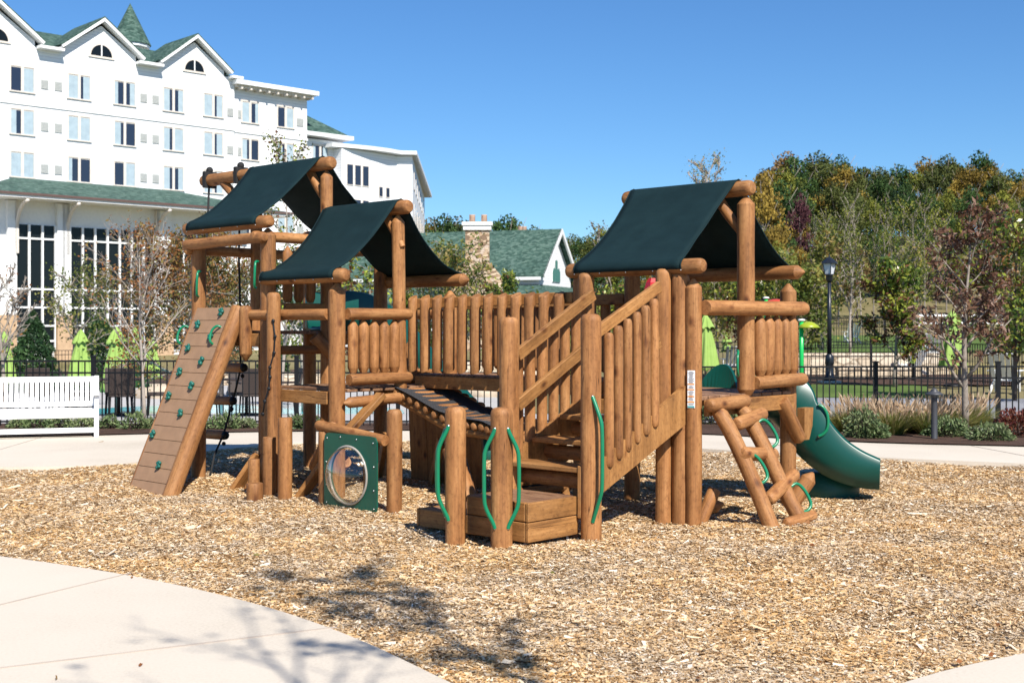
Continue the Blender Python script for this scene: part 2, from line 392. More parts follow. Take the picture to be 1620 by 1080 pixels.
# ------------------------------------------------------------------ terrain
def sst(x, a, b):
    t = max(0., min(1., (x-a)/(b-a))); return t*t*(3-2*t)
def terrain(x, y):
    h = -.8*sst(y, 23.5, 38)*(1-sst(x, 1, 7))*(1-sst(y, 70, 95))
    h += .45*sst(y, 47.6, 48.0)*sst(x, 5, 9)
    h += sst(x, 3, 16)*max(0, y-48)*.028*(1-sst(y, 150, 300))
    h += 11*math.exp(-((x-62)/42)**2-((y-178)/48)**2)
    h += 5*math.exp(-((x-8)/40)**2-((y-240)/50)**2)
    return h
def sheet(name, xs, ys, mat, off=0, label=None, kind='structure', cond=None):
    mb = MB(); nx = len(xs); vs = [(x, y, terrain(x, y)+off) for y in ys for x in xs]
    fs = [(j*nx+i, j*nx+i+1, (j+1)*nx+i+1, (j+1)*nx+i) for j in range(len(ys)-1) for i in range(nx-1)]
    mb.add(vs, fs, sm=True); o = mb.build(name, mat, fix=False); tag(o, kind=kind); return o
def lin(a, b, n): return [a+(b-a)*i/(n-1) for i in range(n)]
def interp(pts, x):
    for (a, b), (c, d) in zip(pts, pts[1:]):
        if a <= x <= c: return b+(d-b)*(x-a)/(c-a)
    return pts[0][1] if x < pts[0][0] else pts[-1][1]
def strip(name, near, far, x0, x1, nu, nv, mat, off, thick=0):
    """surface between two curves y(x)"""
    xs = lin(x0, x1, nu); rows = []
    for j in range(nv):
        rows.append([(x, interp(near, x)+(interp(far, x)-interp(near, x))*j/(nv-1)) for x in xs])
    vs = [(x, y, terrain(x, y)+off) for r_ in rows for x, y in r_]
    fs = [(j*nu+i, j*nu+i+1, (j+1)*nu+i+1, (j+1)*nu+i) for j in range(nv-1) for i in range(nu-1)]
    mb = MB().add(vs, fs)
    if thick:
        for r_, fl in ((rows[0], 0), (rows[-1], 1)):
            a = [(x, y, terrain(x, y)+off) for x, y in r_]; b = [(x, y, terrain(x, y)+off-thick) for x, y in r_]
            mb.add(a+b, [(i, i+1, nu+i+1, nu+i) for i in range(nu-1)])
    o = mb.build(name, mat, fix=False); tag(o, kind='structure'); return o
ys = lin(-30, 20, 11)+lin(22, 46, 13)+[47.5, 47.7, 47.9, 48.1, 49]+lin(52, 130, 27)+lin(136, 320, 31)+[400, 600, 1000, 2500]
xs = [-2000, -900, -400, -250]+lin(-180, 180, 73)+[250, 400, 900, 2000]
sheet('ground', xs, ys, FIELD, -.05)
# ------------------------------------------------------------------ setting surfaces
NEARP = [(-14, 11.6), (-6, 10.4), (-3.77, 9.3), (-2.62, 8.6), (-1.58, 7.73), (-.86, 6.87), (-.36, 6.07), (0, 5.5), (.5, 5.0), (1.1, 5.25), (1.94, 6.07), (2.64, 6.51), (4.2, 7.4), (6, 8.7), (8, 11), (12, 16)]
def smoothc(pts, it=2):
    for _ in range(it):
        q = [pts[0]]
        for a, b in zip(pts, pts[1:]): q += [(a[0]*.75+b[0]*.25, a[1]*.75+b[1]*.25), (a[0]*.25+b[0]*.75, a[1]*.25+b[1]*.75)]
        pts = q+[pts[-1]]
    return pts
NEARP = smoothc(NEARP)
BACKN = smoothc([(-14, 14.6), (-6.2, 15.3), (-5.2, 15.4), (-4.7, 15.7), (-4.2, 17.4), (-3.2, 18.7), (0, 19.3), (1.5, 18.7), (2.6, 17.6), (4.8, 16.4), (6.35, 15.7), (9, 14.6), (14, 12)])
BACKF = smoothc([(-14, 18.6), (-8, 19.2), (-4.9, 20.4), (0, 20.9), (3, 20.1), (5, 18.5), (7.3, 17.9), (10, 17.1), (14, 15.8)])
strip('concrete_path', [(-14, -8), (12, -8)], NEARP, -14, 12, 140, 30, CONC, .035, .12)
strip('concrete_walk', BACKN, BACKF, -14, 14, 120, 6, CONC, .03, .10)
strip('mulch_bed', BACKF, [(-14, 22.0), (14, 22.6)], -14, 14, 90, 5, MULCH, .05)
j = MB()
for a, b in (((-3.3, 7.2), (-2.60, 8.62)), ((-2.7, 6.1), (-.98, 7.06)), ((-14, 8.8), (-3.1, 7.64))):
    j.bar((*a, .0365), (*b, .0365), .012, .006)
for x in (-9, -6.9, 4.0, 6.9, 9.7): j.bar((x, interp(BACKN, x)+.03, .0315), (x-.35, interp(BACKF, x-.35)-.03, .0315), .012, .006)
tag(j.build('path_joint', simple('joint_filler', (.42, .35, .29), .9)), kind='structure')
# bed of chips
def chipz(x, y):
    return .045*noise.noise(Vector((x*1.1, y*1.1, 3)))+.018*noise.noise(Vector((x*4, y*4, 9)))-.01
gx = lin(-12, 12, 200); gy = lin(3, 21, 150)
mb = MB(); mb.add([(x, y, chipz(x, y)) for y in gy for x in gx], [(jj*200+i, jj*200+i+1, (jj+1)*200+i+1, (jj+1)*200+i) for jj in range(149) for i in range(199)], sm=True)
tag(mb.build('chip_bed', CHIPBED, fix=False), kind='structure')
def quads_obj(name, V, rndv, mat, parent=None, smooth=False, npf=4):
    """V: (N*npf,3) array of polygon corners"""
    N = len(V)//npf; me = bpy.data.meshes.new(name)
    me.vertices.add(len(V)); me.vertices.foreach_set('co', V.astype(np.float32).ravel())
    me.loops.add(len(V)); me.loops.foreach_set('vertex_index', np.arange(len(V), dtype=np.int32))
    me.polygons.add(N); me.polygons.foreach_set('loop_start', np.arange(N, dtype=np.int32)*npf)
    at = me.attributes.new('rnd', 'FLOAT', 'POINT'); at.data.foreach_set('value', np.repeat(rndv, npf).astype(np.float32))
    me.materials.append(mat); me.update(calc_edges=True)
    o = bpy.data.objects.new(name, me); COL.objects.link(o)
    if parent is not None: o.parent = parent
    return o
def make_chips(N=1150000):
    g = np.random.default_rng(3)
    t = g.random(N); y = 5.6+(19.0-5.6)*t**1.35; x = (g.random(N)*2-1)*(y*.42+.5)
    xn = np.array([p[0] for p in NEARP]); yn = np.array([p[1] for p in NEARP]); bn = np.array(BACKN)
    k = (y > np.interp(x, xn, yn)+.0) & (y < np.interp(x, bn[:, 0], bn[:, 1])+.02)
    x, y = x[k], y[k]; N = len(x)
    # height from a smooth grid
    zg = np.array([[chipz(a, b) for a in lin(-9, 9, 150)] for b in lin(5, 20, 130)])
    fx = np.clip((x+9)/18*149, 0, 148.9); fy = np.clip((y-5)/15*129, 0, 128.9); ix = fx.astype(int); iy = fy.astype(int); tx = fx-ix; ty = fy-iy
    z = zg[iy, ix]*(1-tx)*(1-ty)+zg[iy, ix+1]*tx*(1-ty)+zg[iy+1, ix]*(1-tx)*ty+zg[iy+1, ix+1]*tx*ty
    L = g.lognormal(math.log(.0092), .48, N)*(1+.03*(y-6)); W = L*g.uniform(.14, .42, N)
    L = np.clip(L, .005, .042); W = np.clip(W, .0018, .0085)
    bigf = g.random(N) < .006; L = np.where(bigf, L*g.uniform(1.8, 3.2, N), L); W = np.where(bigf, W*g.uniform(1.5, 2.6, N), W)
    a = g.uniform(0, 2*math.pi, N); el = g.normal(0, .2, N); ro = g.normal(0, .45, N)
    d = np.stack([np.cos(a)*np.cos(el), np.sin(a)*np.cos(el), np.sin(el)], 1)
    s = np.stack([-np.sin(a), np.cos(a), np.zeros(N)], 1); u = np.cross(d, s)
    s2 = s*np.cos(ro)[:, None]+u*np.sin(ro)[:, None]
    c = np.stack([x, y, z+g.uniform(.0, .016, N)], 1)
    d *= L[:, None]; s2 *= W[:, None]
    k1 = g.uniform(.4, 1, N)[:, None]
    V = np.stack([c-d-s2*k1, c+d*g.uniform(.7, 1, N)[:, None]-s2, c+d+s2*k1, c-d+s2], 1).reshape(-1, 3)
    o = quads_obj('wood_chips', V, np.where(bigf, g.uniform(.7, 1, N), g.random(N)), CHIP)
    tag(o, 'loose tan and grey shredded wood chips covering the play area', 'wood chips', kind='stuff')
make_chips()

# ------------------------------------------------------------------ PLAY STRUCTURE
ANG = math.atan2(-.688, .726)
PLAY = empty('play_structure', (1.60, 11.15, 0), ANG, 'large log playground with dark green cloth roofs, stairs, bridge and slides on wood chips', 'playground')
def P(a, b, z): return Vector((-a, b, z))
def log(name, p0, p1, r, e0='dome', e1='dome', parent=PLAY, mat=LOG, **k):
    return smooth_angle(MB().log(p0, p1, r, e0, e1, **k).build(name, mat, parent), 27)
def board(name, p0, p1, wd, th, up=(0, 0, 1), parent=PLAY, mat=PLANK, bev=.006):
    return MB().bar(p0, p1, wd, th, up, bev=bev).build(name, mat, parent)
def post(a, b, top, r=.078, e='dome', z0=-.15, name='post'): return log(name, P(a, b, z0), P(a, b, top), r, 'flat', e)
def bolts(parent, pts, r=.008):
    for p in pts: MB().ball(p, r, 8, 4).build('bolt', STEEL, parent)
def handle(pts, r=.014, parent=PLAY, name='handle'):
    # smooth path
    q = [Vector(p) for p in pts]
    for _ in range(2):
        n_ = [q[0]]
        for a, b in zip(q, q[1:]): n_ += [a*.75+b*.25, a*.25+b*.75]
        q = n_+[q[-1]]
    o = MB().tube(q, r, 10).build(name, GREEN, parent)
    bolts(o, [q[0]+(q[0]-q[-1]).normalized()*0, q[-1]], .013); return o

# --- tower 1 (right)
T1A, T1B = 1.3, 1.58
P1 = log('post', P(0, 0, -.15), P(0, 0, 2.14), .076, 'flat', 'cone')
post(.115, -.03, 2.19, .078); post(.255, -.09, 2.235, .075)                        # doubled entry posts
post(T1A-.14, -.09, 2.225, .078); post(T1A, .0, 2.2, .075)
post(0, T1B, 2.14, .078, 'cone'); post(T1A, T1B, 2.14, .076, 'cone')
def roof(rb, rz, ra0, ra1, bl, br, ez, er0, er1, ca0, ca1, sag, rr=.075, eaves=True, ridge_ext=None):
    log('ridge_log', P(ra0, rb, rz), P(ridge_ext or ra1, rb, rz), rr, 'dome', 'dome')
    log('eave_log', P(er0, bl, ez), P(er1, bl, ez), .07, 'dome', 'dome')
    log('eave_log', P(er0, br, ez), P(er1, br, ez), .07, 'cone', 'dome')
    pts = []
    # profile from under left eave log, over it, to ridge, down, round right eave log
    R_ = .078
    def side(be, sgn):
        out = []
        for t in (200, 170, 140, 115): out.append((be+R_*math.cos(R(t))*(1 if sgn < 0 else -1), ez+R_*math.sin(R(t)), 0))
        n_ = 14; b0 = out[-1][0]; z0 = out[-1][1]; b1 = rb+sgn*.05; z1 = rz+rr*.9
        for i in range(1, n_+1):
            t = i/n_; out.append((b0+(b1-b0)*t, z0+(z1-z0)*t-sag*4*t*(1-t)*(1.15-.3*t), t))
        return out
    prof = side(bl, -1)+[(rb, rz+rr+.01, 1)]+side(br, 1)[::-1]
    na = 16; vs = []; fs = []
    for i in range(na+1):
        u = i/na
        for k, (b, z, t) in enumerate(prof):
            pull = .045*4*t*(1-t)*(1-2*u)
            a = ca0+(ca1-ca0)*u+pull
            wv = (.014*noise.noise(Vector((a*2.2, b*1.1+rb*5, z*.6+rz)))+.009*noise.noise(Vector(((a*1.0+b*.8)*7, (b-a)*1.2, rz*3))))*(4*t*(1-t)) if 0 < t < 1 else 0
            dr = .018*math.sin(u*math.pi)*(4*t*(1-t))
            vs.append(P(a, b, z+wv-dr))
    m_ = len(prof)
    fs = [(i*m_+k, i*m_+k+1, (i+1)*m_+k+1, (i+1)*m_+k) for i in range(na) for k in range(m_-1)]
    o = MB().add(vs, fs, sm=True).build('canopy', CLOTH, PLAY)
    for e_ in (0, na): MB().tube([vs[e_*m_+k]+Vector((0, 0, .002)) for k in range(m_)], .0075, 6).build('hem', CLOTH, o)
    md = o.modifiers.new('thick', 'SOLIDIFY'); md.thickness = .006; md.offset = 0
    # brackets (diagonal braces under the ridge)
    for a, s in ((ca0+.02, 1), (ca1-.05, -1)):
        log('brace', P(a-s*.05, rb, rz-.42), P(a+s*.22, rb, rz-.06), .05, 'coped', 'flat')
    bs = [P(ca0+(ca1-ca0)*i/4, bl-.07, ez-.035) for i in range(5)]
    bolts(o, bs, .007)
roof(.79, 3.0, -.11, 1.40, -.05, 1.63, 2.25, -.15, 1.42, .05, 1.28, .05)
log('ridge_post', P(-.03, .79, 1.085), P(-.03, .79, 2.93), .082, 'frust', 'cone')
log('ridge_post', P(T1A, .79, 0), P(T1A, .79, 2.93), .078, 'flat', 'cone')
log('rail_log', P(-.11, .02, 1.885), P(-.13, 1.68, 1.895), .068, 'flat', 'dome')
log('rail_log', P(-.10, .83, 1.2), P(-.12, 1.68, 1.215), .062, 'flat', 'dome')
for i in range(5): log('baluster', P(-.09, .93+.142*i, 1.262), P(-.09, .93+.142*i+rnd.uniform(-.006, .006), 1.835), rnd.uniform(.058, .064), 'frust', 'cone')
handle([P(-.06, .60, 1.5), P(-.10, .56, 1.5), P(-.13, .50, 1.45), P(-.13, .50, 1.32), P(-.10, .56, 1.27), P(-.06, .60, 1.27)], .012)
# far rails of tower 1
for z in (2.0, 1.25): board('rail', P(T1A+.02, .85, z), P(T1A+.02, 1.55, z), .05, .12)
for i in range(4): log('baluster', P(T1A, .95+.15*i, 1.25), P(T1A, .95+.15*i, 1.98), .045)
# deck 1
for i in range(9): board('deck_board', P(-.06, .06+.175*i, 1.085), P(T1A+.02, .06+.175*i, 1.085), .155, .04, mat=GREYWOOD)
board('deck_beam', P(-.09, .06, 1.0), P(-.09, 1.5, 1.0), .05, .14); board('deck_beam', P(T1A+.05, .0, 1.0), P(T1A+.05, 1.55, 1.0), .05, .14)
board('deck_beam', P(0.1, -.1, .98), P(T1A-.2, -.1, .98), .05, .14); board('deck_beam', P(0, T1B+.02, .98), P(T1A, T1B+.02, .98), .05, .14)
log('brace', P(-.1, 1.28, 1.03), P(-.1, 1.63, .62), .07, 'flat', 'dome')
MB().prism([P(-.04, T1B+.1, .93), P(-.04, T1B+.27, .93), P(-.04, T1B+.25, .75), P(-.04, T1B+.19, .62), P(-.04, T1B+.1, .62)], P(-.08, 0, 0)).build('bracket', PLANK, PLAY)
log('brace', P(.05, .12, -.1), P(-.02, .3, .26), .06, 'flat', 'flat'); log('brace', P(-.1, 1.45, .0), P(-.25, 1.62, .32), .075, 'flat', 'cone')
log('brace', P(.3, .35, .02), P(.05, .55, .1), .065, 'flat', 'cone')
# sign on the entry post
sg = MB(); c = P(-.028, -.075, 0)
n0 = Vector((.35, -.937, 0)); t0 = Vector((.937, .35, 0)); cc = P(0, 0, 0)+n0*.0765
sgn = MB().hull(cc+Vector((0, 0, 1.17)), (t0, n0, Vector((0, 0, 1))), (.034, .003, .165), bev=.002).build('safety_sign', simple('sign_white', (.8, .8, .8), .4, (.78, .78, .78)), PLAY)
OR = simple('sign_orange', (.75, .28, .03), .5, (.72, .26, .03)); TXT = simple('sign_grey_text', (.2, .2, .22), .5, (.18, .18, .2)); TEAL = simple('sign_teal', (.08, .33, .36), .5, (.07, .3, .33))
def sgbar(z, w_, h, off=0, m=0): sg.hull(cc+Vector((0, 0, z))+t0*off+n0*.004, (t0, n0, Vector((0, 0, 1))), (w_, .0012, h), m)
for z in (1.215, 1.168, 1.108, 1.06): sgbar(z, .030, .0045, 0, 0)
zz = 1.325
for k in range(34):
    z = zz-k*.009
    if min(abs(z-q) for q in (1.215, 1.168, 1.108, 1.06)) < .008 or z < 1.03: continue
    wd = rnd.uniform(.014, .028); sgbar(z, wd, .0018, rnd.uniform(-.002, .002), 1)
sgbar(1.018, .030, .008, 0, 2); sg.build('sign_print', [OR, TXT, TEAL], sgn)

# --- stairs
post(.013, -1.39, 1.82, .083); post(.92, -1.39, 1.80, .083)
S0 = (-1.36, .42); S1 = (-.12, 1.08)     # (b, z) pitch line of nosings
for k in range(4):
    b = -1.40+.36*k; z = .56+.178*k
    if z > 1.08: break
    for q in range(2): board('tread', P(.10, b+.02+.15*q, z), P(.93, b+.02+.15*q, z), .145, .04)
    log('riser_log', P(.12, b+.14, z-.11), P(.91, b+.14, z-.11), .062, 'flat', 'flat')
for a in (.06, .97):
    MB().prism([P(a, -1.40, .30), P(a, -1.40, .56), P(a, -.10, 1.20), P(a, -.10, .86)], P(-.045 if a < .5 else .045, 0, 0)).build('stringer', PLANK, PLAY)
board('rail', P(.88, -1.33, 1.475), P(.92, -.27, 2.015), .045, .105, up=(0, -.45, .9)); board('rail', P(.88, -1.33, 1.045), P(.92, -.34, 1.545), .045, .105, up=(0, -.45, .9))
board('rail', P(.13, -1.33, 1.60), P(.15, -.30, 2.068), .045, .10, up=(0, -.45, .9)); board('rail', P(.13, -1.33, 1.12), P(.15, -.30, 1.588), .045, .10, up=(0, -.45, .9))
for i in range(7):
    b = -1.18+.155*i; z1 = 1.51+.51*(b+1.18)
    log('baluster', P(1.015, b, .50+.5*(b+1.3)), P(1.015, b, z1+.02), .047, 'dome', 'dome')
for i in range(6):
    b = -1.15+.122*i
    log('baluster', P(.022, b, .57+.48*(b+1.15)), P(.022+rnd.uniform(-.004, .004), b, 1.67+.47*(b+1.15)), rnd.uniform(.037, .043), 'dome', 'dome')
handle([P(-.045, -1.44, 1.16), P(-.06, -1.44, 1.13), P(-.13, -1.44, .98), P(-.145, -1.44, .9), P(-.145, -1.44, .45), P(-.13, -1.44, .38), P(-.06, -1.44, .2), P(-.045, -1.44, .16)], .0165)
# entry box
bx = MB()
def bxo(name, a0, a1, b0, b1, z0, z1, mat=PLANK): return MB().box(-a1, -a0, b0, b1, z0, z1, bev=.006).build(name, mat, PLAY)
for k, (z0, z1) in enumerate(((.045, .198), (.204, .352))):
    bxo('side_board', .155, .80, -2.02, -1.98, z0, z1); bxo('side_board', .115, .153, -2.02, -1.42, z0, z1)
bxo('side_board', .802, 1.36, -2.02, -1.98, .045, .19); bxo('side_board', 1.362, 1.40, -2.02, -1.45, .045, .19)
for i in range(4): bxo('deck_board', .155, .80, -1.975+.142*i, -1.975+.142*i+.136, .318, .352, GREYWOOD)
for i in range(4): bxo('deck_board', .84, 1.36, -1.975+.142*i, -1.975+.142*i+.136, .155, .19, GREYWOOD)
bxo('side_board', .802, .838, -1.978, -1.42, .192, .350)
bxo('side_board', .06, .10, -1.46, -1.41, .18, .60)
log('post', P(.307, -2.12, -.15), P(.307, -2.12, 1.09), .086, 'flat', 'dome'); log('post', P(.76, -2.18, -.15), P(.76, -2.18, 1.08), .084, 'flat', 'dome')
def grab(a, b, z0, z1, out, near):
    o = Vector(out).normalized()*.085; s = Vector(near)
    c0 = P(a, b, 0)+s
    up = lambda z, k: c0+o*k+Vector((0, 0, z))
    handle([up(z1, 0), up(z1-.03, .1), up(z1-.16, .9), up(z1-.24, 1), up(z0+.24, 1), up(z0+.16, .9), up(z0+.03, .1), up(z0, 0)], .0165)
vw = Vector((math.sin(0), -1, 0)); LX = Matrix.Rotation(-ANG, 3, 'Z')
left = LX @ Vector((-1, 0, 0)); right = LX @ Vector((1, 0, 0)); toward = LX @ Vector((0, -1, 0))
grab(.76, -2.18, .18, .93, left, toward*.066+left*.052)
grab(.307, -2.12, .16, .93, left, toward*.066+left*.05); grab(.307, -2.12, .16, .93, right, toward*.066+right*.05)
grab(.76, -2.18, .2, .9, left-toward*.6, left*.08-toward*.02)

# --- bridge
board('rail', P(1.42, .03, 2.0), P(3.72, .03, 1.97), .045, .11); board('rail', P(1.42, .82, 2.0), P(3.72, .82, 1.97), .045, .11)
board('deck_beam', P(1.3, .02, 1.13), P(3.65, .02, 1.13), .05, .13); board('deck_beam', P(1.3, .8, 1.13), P(3.65, .8, 1.13), .05, .13)
for i in range(12):
    for b, s in ((-.055, 1), (.88, -1)):
        a = 1.53+.19*i; m = MB(); rr = rnd.uniform(.05, .056)
        m.log(P(a, b, 1.24), P(a+rnd.uniform(-.006, .006), b, 2.055), rr, 'flat', 'flat', n=16)
        # slanted cuts top and bottom
        for k in range(len(m.v)):
            x, y, z = m.v[k]
            if z > 2.03: m.v[k] = (x, y, z+(y-b)*s*.55-.02)
            if z < 1.26: m.v[k] = (x, y, z+(y-b)*s*.55+.02)
        smooth_angle(m.build('baluster', LOG, PLAY), 27)
for i in range(16): board('deck_board', P(1.38+.15*i, .06, 1.195), P(1.38+.15*i, .76, 1.195), .135, .035, mat=GREYWOOD)

# --- tower 2 (front left)
N2A, T2b0, T2b1, N3A = 3.55, -1.15, .43, 4.72
log('post', P(N2A, T2b0, -.15), P(N2A, T2b0, 2.16), .085, 'flat', 'cone')
log('post', P(N2A, T2b1, -.15), P(N2A, T2b1, 2.12), .08, 'flat', 'cone')
log('post', P(N3A, T2b1, -.15), P(N3A, T2b1, 2.70), .08, 'flat', 'cone')
log('post', P(N3A, T2b0, -.15), P(N3A, T2b0, 2.78), .085, 'flat', 'cone')
roof(-.36, 2.975, 3.33, 4.68, -1.2, .50, 2.235, 3.33, 4.77, 3.47, 4.70, .13)
log('ridge_post', P(N2A-.03, -.32, 1.02), P(N2A-.03, -.36, 2.9), .07, 'flat', 'cone'); log('ridge_post', P(N3A, -.36, .2), P(N3A, -.36, 3.47), .07, 'flat', 'cone')
log('rail_log', P(3.47, -1.08, 1.85), P(3.47, -.22, 1.855), .06, 'flat', 'dome'); log('rail_log', P(3.47, -1.06, 1.185), P(3.47, -.22, 1.19), .06, 'flat', 'dome')
for i in range(5): log('baluster', P(3.49, -.99+.138*i, 1.25), P(3.49, -.99+.138*i, 1.80), rnd.uniform(.055, .06), 'frust', 'cone')
log('rail_log', P(3.62, -1.2, 1.845), P(5.15, -1.2, 1.85), .058, 'flat', 'flat')
log('rail_log', P(3.42, -1.17, .955), P(3.42, -.22, .99), .055, 'cone', 'flat')
board('brace', P(3.36, -1.13, .70), P(3.36, -.72, 1.03), .06, .12, up=(.9, .3, .2))
for i in range(9): board('deck_board', P(3.48, -1.0+.168*i, 1.075), P(4.68, -1.0+.168*i, 1.075), .13, .035, mat=GREYWOOD)
board('deck_beam', P(3.62, -1.2, 1.0), P(4.5, -1.2, 1.0), .05, .13); board('deck_beam', P(3.62, .46, 1.0), P(4.7, .46, 1.0), .05, .13)
log('rail_log', P(3.62, .40, 1.2), P(4.68, .40, 1.2), .055, 'coped', 'coped'); log('rail_log', P(3.6, .40, 1.86), P(4.68, .40, 1.86), .055)
for z in (1.47,): log('rail_log', P(4.72, -1.0, z), P(4.72, -.4, z), .05, 'flat', 'flat')
log('brace', P(4.6, -.2, 1.25), P(4.7, -.55, 1.62), .07, 'cone', 'flat'); log('brace', P(4.0, .3, 1.1), P(4.2, .4, 1.55), .07, 'flat', 'cone')
log('rail_log', P(N3A+.05, -1.32, 2.69), P(N3A+.05, .5, 2.69), .058, 'dome', 'dome')

# --- tower 3 (far left, taller)
T3A = 6.06
log('post', P(T3A, T2b0, -.15), P(T3A, T2b0, 2.72), .082, 'flat', 'cone'); log('post', P(T3A, T2b1, -.15), P(T3A, T2b1, 2.72), .08, 'flat', 'cone')
roof(-.36, 3.545, 4.60, 6.1, -1.2, .50, 2.845, 4.60, 6.25, 4.78, 6.12, .07, ridge_ext=7.2)
log('ridge_post', P(T3A, -.36, 1.6), P(T3A, -.36, 3.47), .07, 'flat', 'cone')
log('rail_log', P(4.62, -1.26, 2.675), P(6.17, -1.26, 2.655), .06, 'dome', 'dome'); log('rail_log', P(T3A+.05, -1.3, 2.6), P(T3A+.05, .55, 2.6), .058); log('rail_log', P(4.62, .52, 2.62), P(6.17, .52, 2.62), .058)
log('brace', P(6.15, -.36, 3.05), P(6.75, -.36, 3.5), .055, 'flat', 'flat')
for i in range(8): board('deck_board', P(4.75, -1.06+.19*i, 1.66), P(T3A+.05, -1.06+.19*i, 1.66), .17, .04, mat=GREYWOOD)
board('deck_beam', P(4.7, -.95, 1.93), P(4.7, -.15, 1.93), .05, .10)
for b in (-.88, -.73, -.57, -.35, -.2): log('baluster', P(4.74, b, 1.985), P(4.74, b, 2.6), .055, 'frust', 'cone')
log('baluster', P(5.0, -1.24, 1.35), P(5.0, -1.24, 1.95), .07, 'cone', 'dome')
board('deck_beam', P(4.8, -1.19, 1.58), P(6.0, -1.19, 1.58), .05, .14); board('deck_beam', P(4.8, .46, 1.58), P(6.0, .46, 1.58), .05, .14)
log('post', P(4.88, -1.1, -.15), P(4.88, -1.1, 1.6), .05, 'flat', 'flat')
log('brace', P(4.8, -1.38, -.1), P(4.66, -1.2, .34), .07, 'flat', 'flat')
board('brace', P(3.95, -1.4, -.12), P(3.6, -1.2, .42), .05, .16, up=(.5, -.8, .5)); board('brace', P(4.95, -1.5, -.12), P(4.75, -1.25, .36), .05, .16, up=(.5, -.8, .5))
log('brace', P(4.1, -1.0, .25), P(3.45, -1.28, .72), .065, 'flat', 'flat'); log('brace', P(4.0, -.9, .15), P(3.6, -1.0, .35), .07, 'cone', 'flat')
for a, b in ((4.6, .3), (3.7, .3)): board('brace', P(a, b, .0), P(a-.35, b-.2, .5), .06, .14)
for (a, b, z) in ((T3A-.1, -1.24, 2.35), (4.80, -1.27, 2.42)):
    handle([P(a, b+.05, z), P(a-.02, b-.0, z), P(a-.04, b-.02, z-.06), P(a-.03, b-.02, z-.2), P(a+.0, b-.0, z-.28), P(a+.04, b+.05, z-.28)], .014)
# ropes and rungs hung from the long ridge
RG = lambda t, top, bot: top+(bot-top)*t
r1 = [P(7.05, -.36, 3.62), P(7.04, -.40, 2.9), P(7.02, -.5, 2.0), P(6.98, -.55, 1.2), P(6.9, -.6, .3), P(6.85, -.6, .05)]
r2 = [P(6.38, -.36, 3.62), P(6.36, -.4, 2.6), P(6.25, -.45, 1.7), P(6.18, -.5, 1.22), P(6.3, -.52, .85), P(6.38, -.6, .45), P(6.2, -.85, .22), P(6.05, -1.0, .02)]
for r_ in (r1, r2):
    m = MB().tube(r_, .013, 8)
    m.ball(r_[0]+Vector((0, 0, .05)), .045, 8, 6); m.ball(r_[0]+Vector((.03, 0, -.14)), .03, 8, 6)
    m.box(r_[0].x-.03, r_[0].x+.03, r_[0].y-.085, r_[0].y+.085, r_[0].z-.17, r_[0].z+.03)
    m.build('rope', ROPE, PLAY)
for t, (z, a0, b0) in enumerate(((1.24, 6.12, -.5), (.84, 6.3, -.53), (.43, 6.36, -.6), (1.62, 6.2, -.46))):
    rg = log('rung', P(a0, b0, z), P(a0+.78, b0-.02, z-.01), .055, 'flat', 'flat')
    m = MB().ball(P(a0-.01, b0, z), .052, 10, 6); m.ball(P(a0+.02, b0, z-.1), .026, 8, 5); m.build('rubber_stop', BLACK, rg)

# --- climbing wall
Wb, Wt = (-2.12, 0), (-1.29, 1.93)
def WP(a, t, out=0):
    d = Vector((0, Wt[0]-Wb[0], Wt[1]-Wb[1])); nn = Vector((0, -d.z, d.y)).normalized()
    aa = a
    return P(aa, Wb[0], Wb[1])+d*t+nn*out
wr = empty('climbing_wall', (0, 0, 0)); wr.parent = PLAY
for i in range(14):
    t0_, t1_ = (i-.45)/13.5+.0015, (i+.55)/13.5-.0015
    al, ar = 5.87, 5.21
    p = [WP(al, t0_, .0), WP(ar, t0_, .0), WP(ar, t1_, .0), WP(al, t1_, .0)]
    n_ = (WP(0, 0, 1)-WP(0, 0, 0))*.035
    MB().prism(p, -n_).build('wall_board', COMPOSITE, wr)
for a in (5.125, 5.955):
    if a > 5.5: o = MB().log(WP(a-.05, -.06, -.09), WP(a-.05, 1.0, -.09), .075, 'flat', 'flat').build('side_log', LOG, wr)
    else: o = MB().log(WP(a-.0, -.06, -.05), WP(a, 1.01, -.05), .088, 'flat', 'flat').build('side_log', LOG, wr)
    smooth_angle(o, 50)
HOLD = simple('green_climbing_hold', (.006, .125, .095), .4, (.004, .09, .07), 12, .2)
for (px, py) in ((341, 494.6), (306, 515), (326, 534.6), (291.7, 553.5), (312.8, 574), (279.7, 592.8), (299, 613.6), (264, 631.6), (283.8, 656.7), (241.3, 693), (254, 737.6)):
    t = (775-py)/288; xl = 207+(303-207)*t; xr = 262+(353-262)*t; u = (px-xl)/(xr-xl)
    c = WP(5.87-.66*u, t, .02); m = MB()
    for k in range(5):
        an = k*1.256+rnd.random(); m.ball(c+Vector((.026*math.cos(an), .01*math.sin(an)-.004, .030*math.sin(an))), rnd.uniform(.017, .024), 7, 5)
    m.ball(c, .024, 8, 5); m.build('climbing_hold', HOLD, wr)
for a in (5.93, 5.28):
    handle([WP(a-.02, .89, .0), WP(a, .892, .035), WP(a+.03, .875, .055), WP(a+.04, .845, .06), WP(a+.03, .81, .05), WP(a+.02, .798, .03), WP(a+.02, .795, 0)], .014, wr)

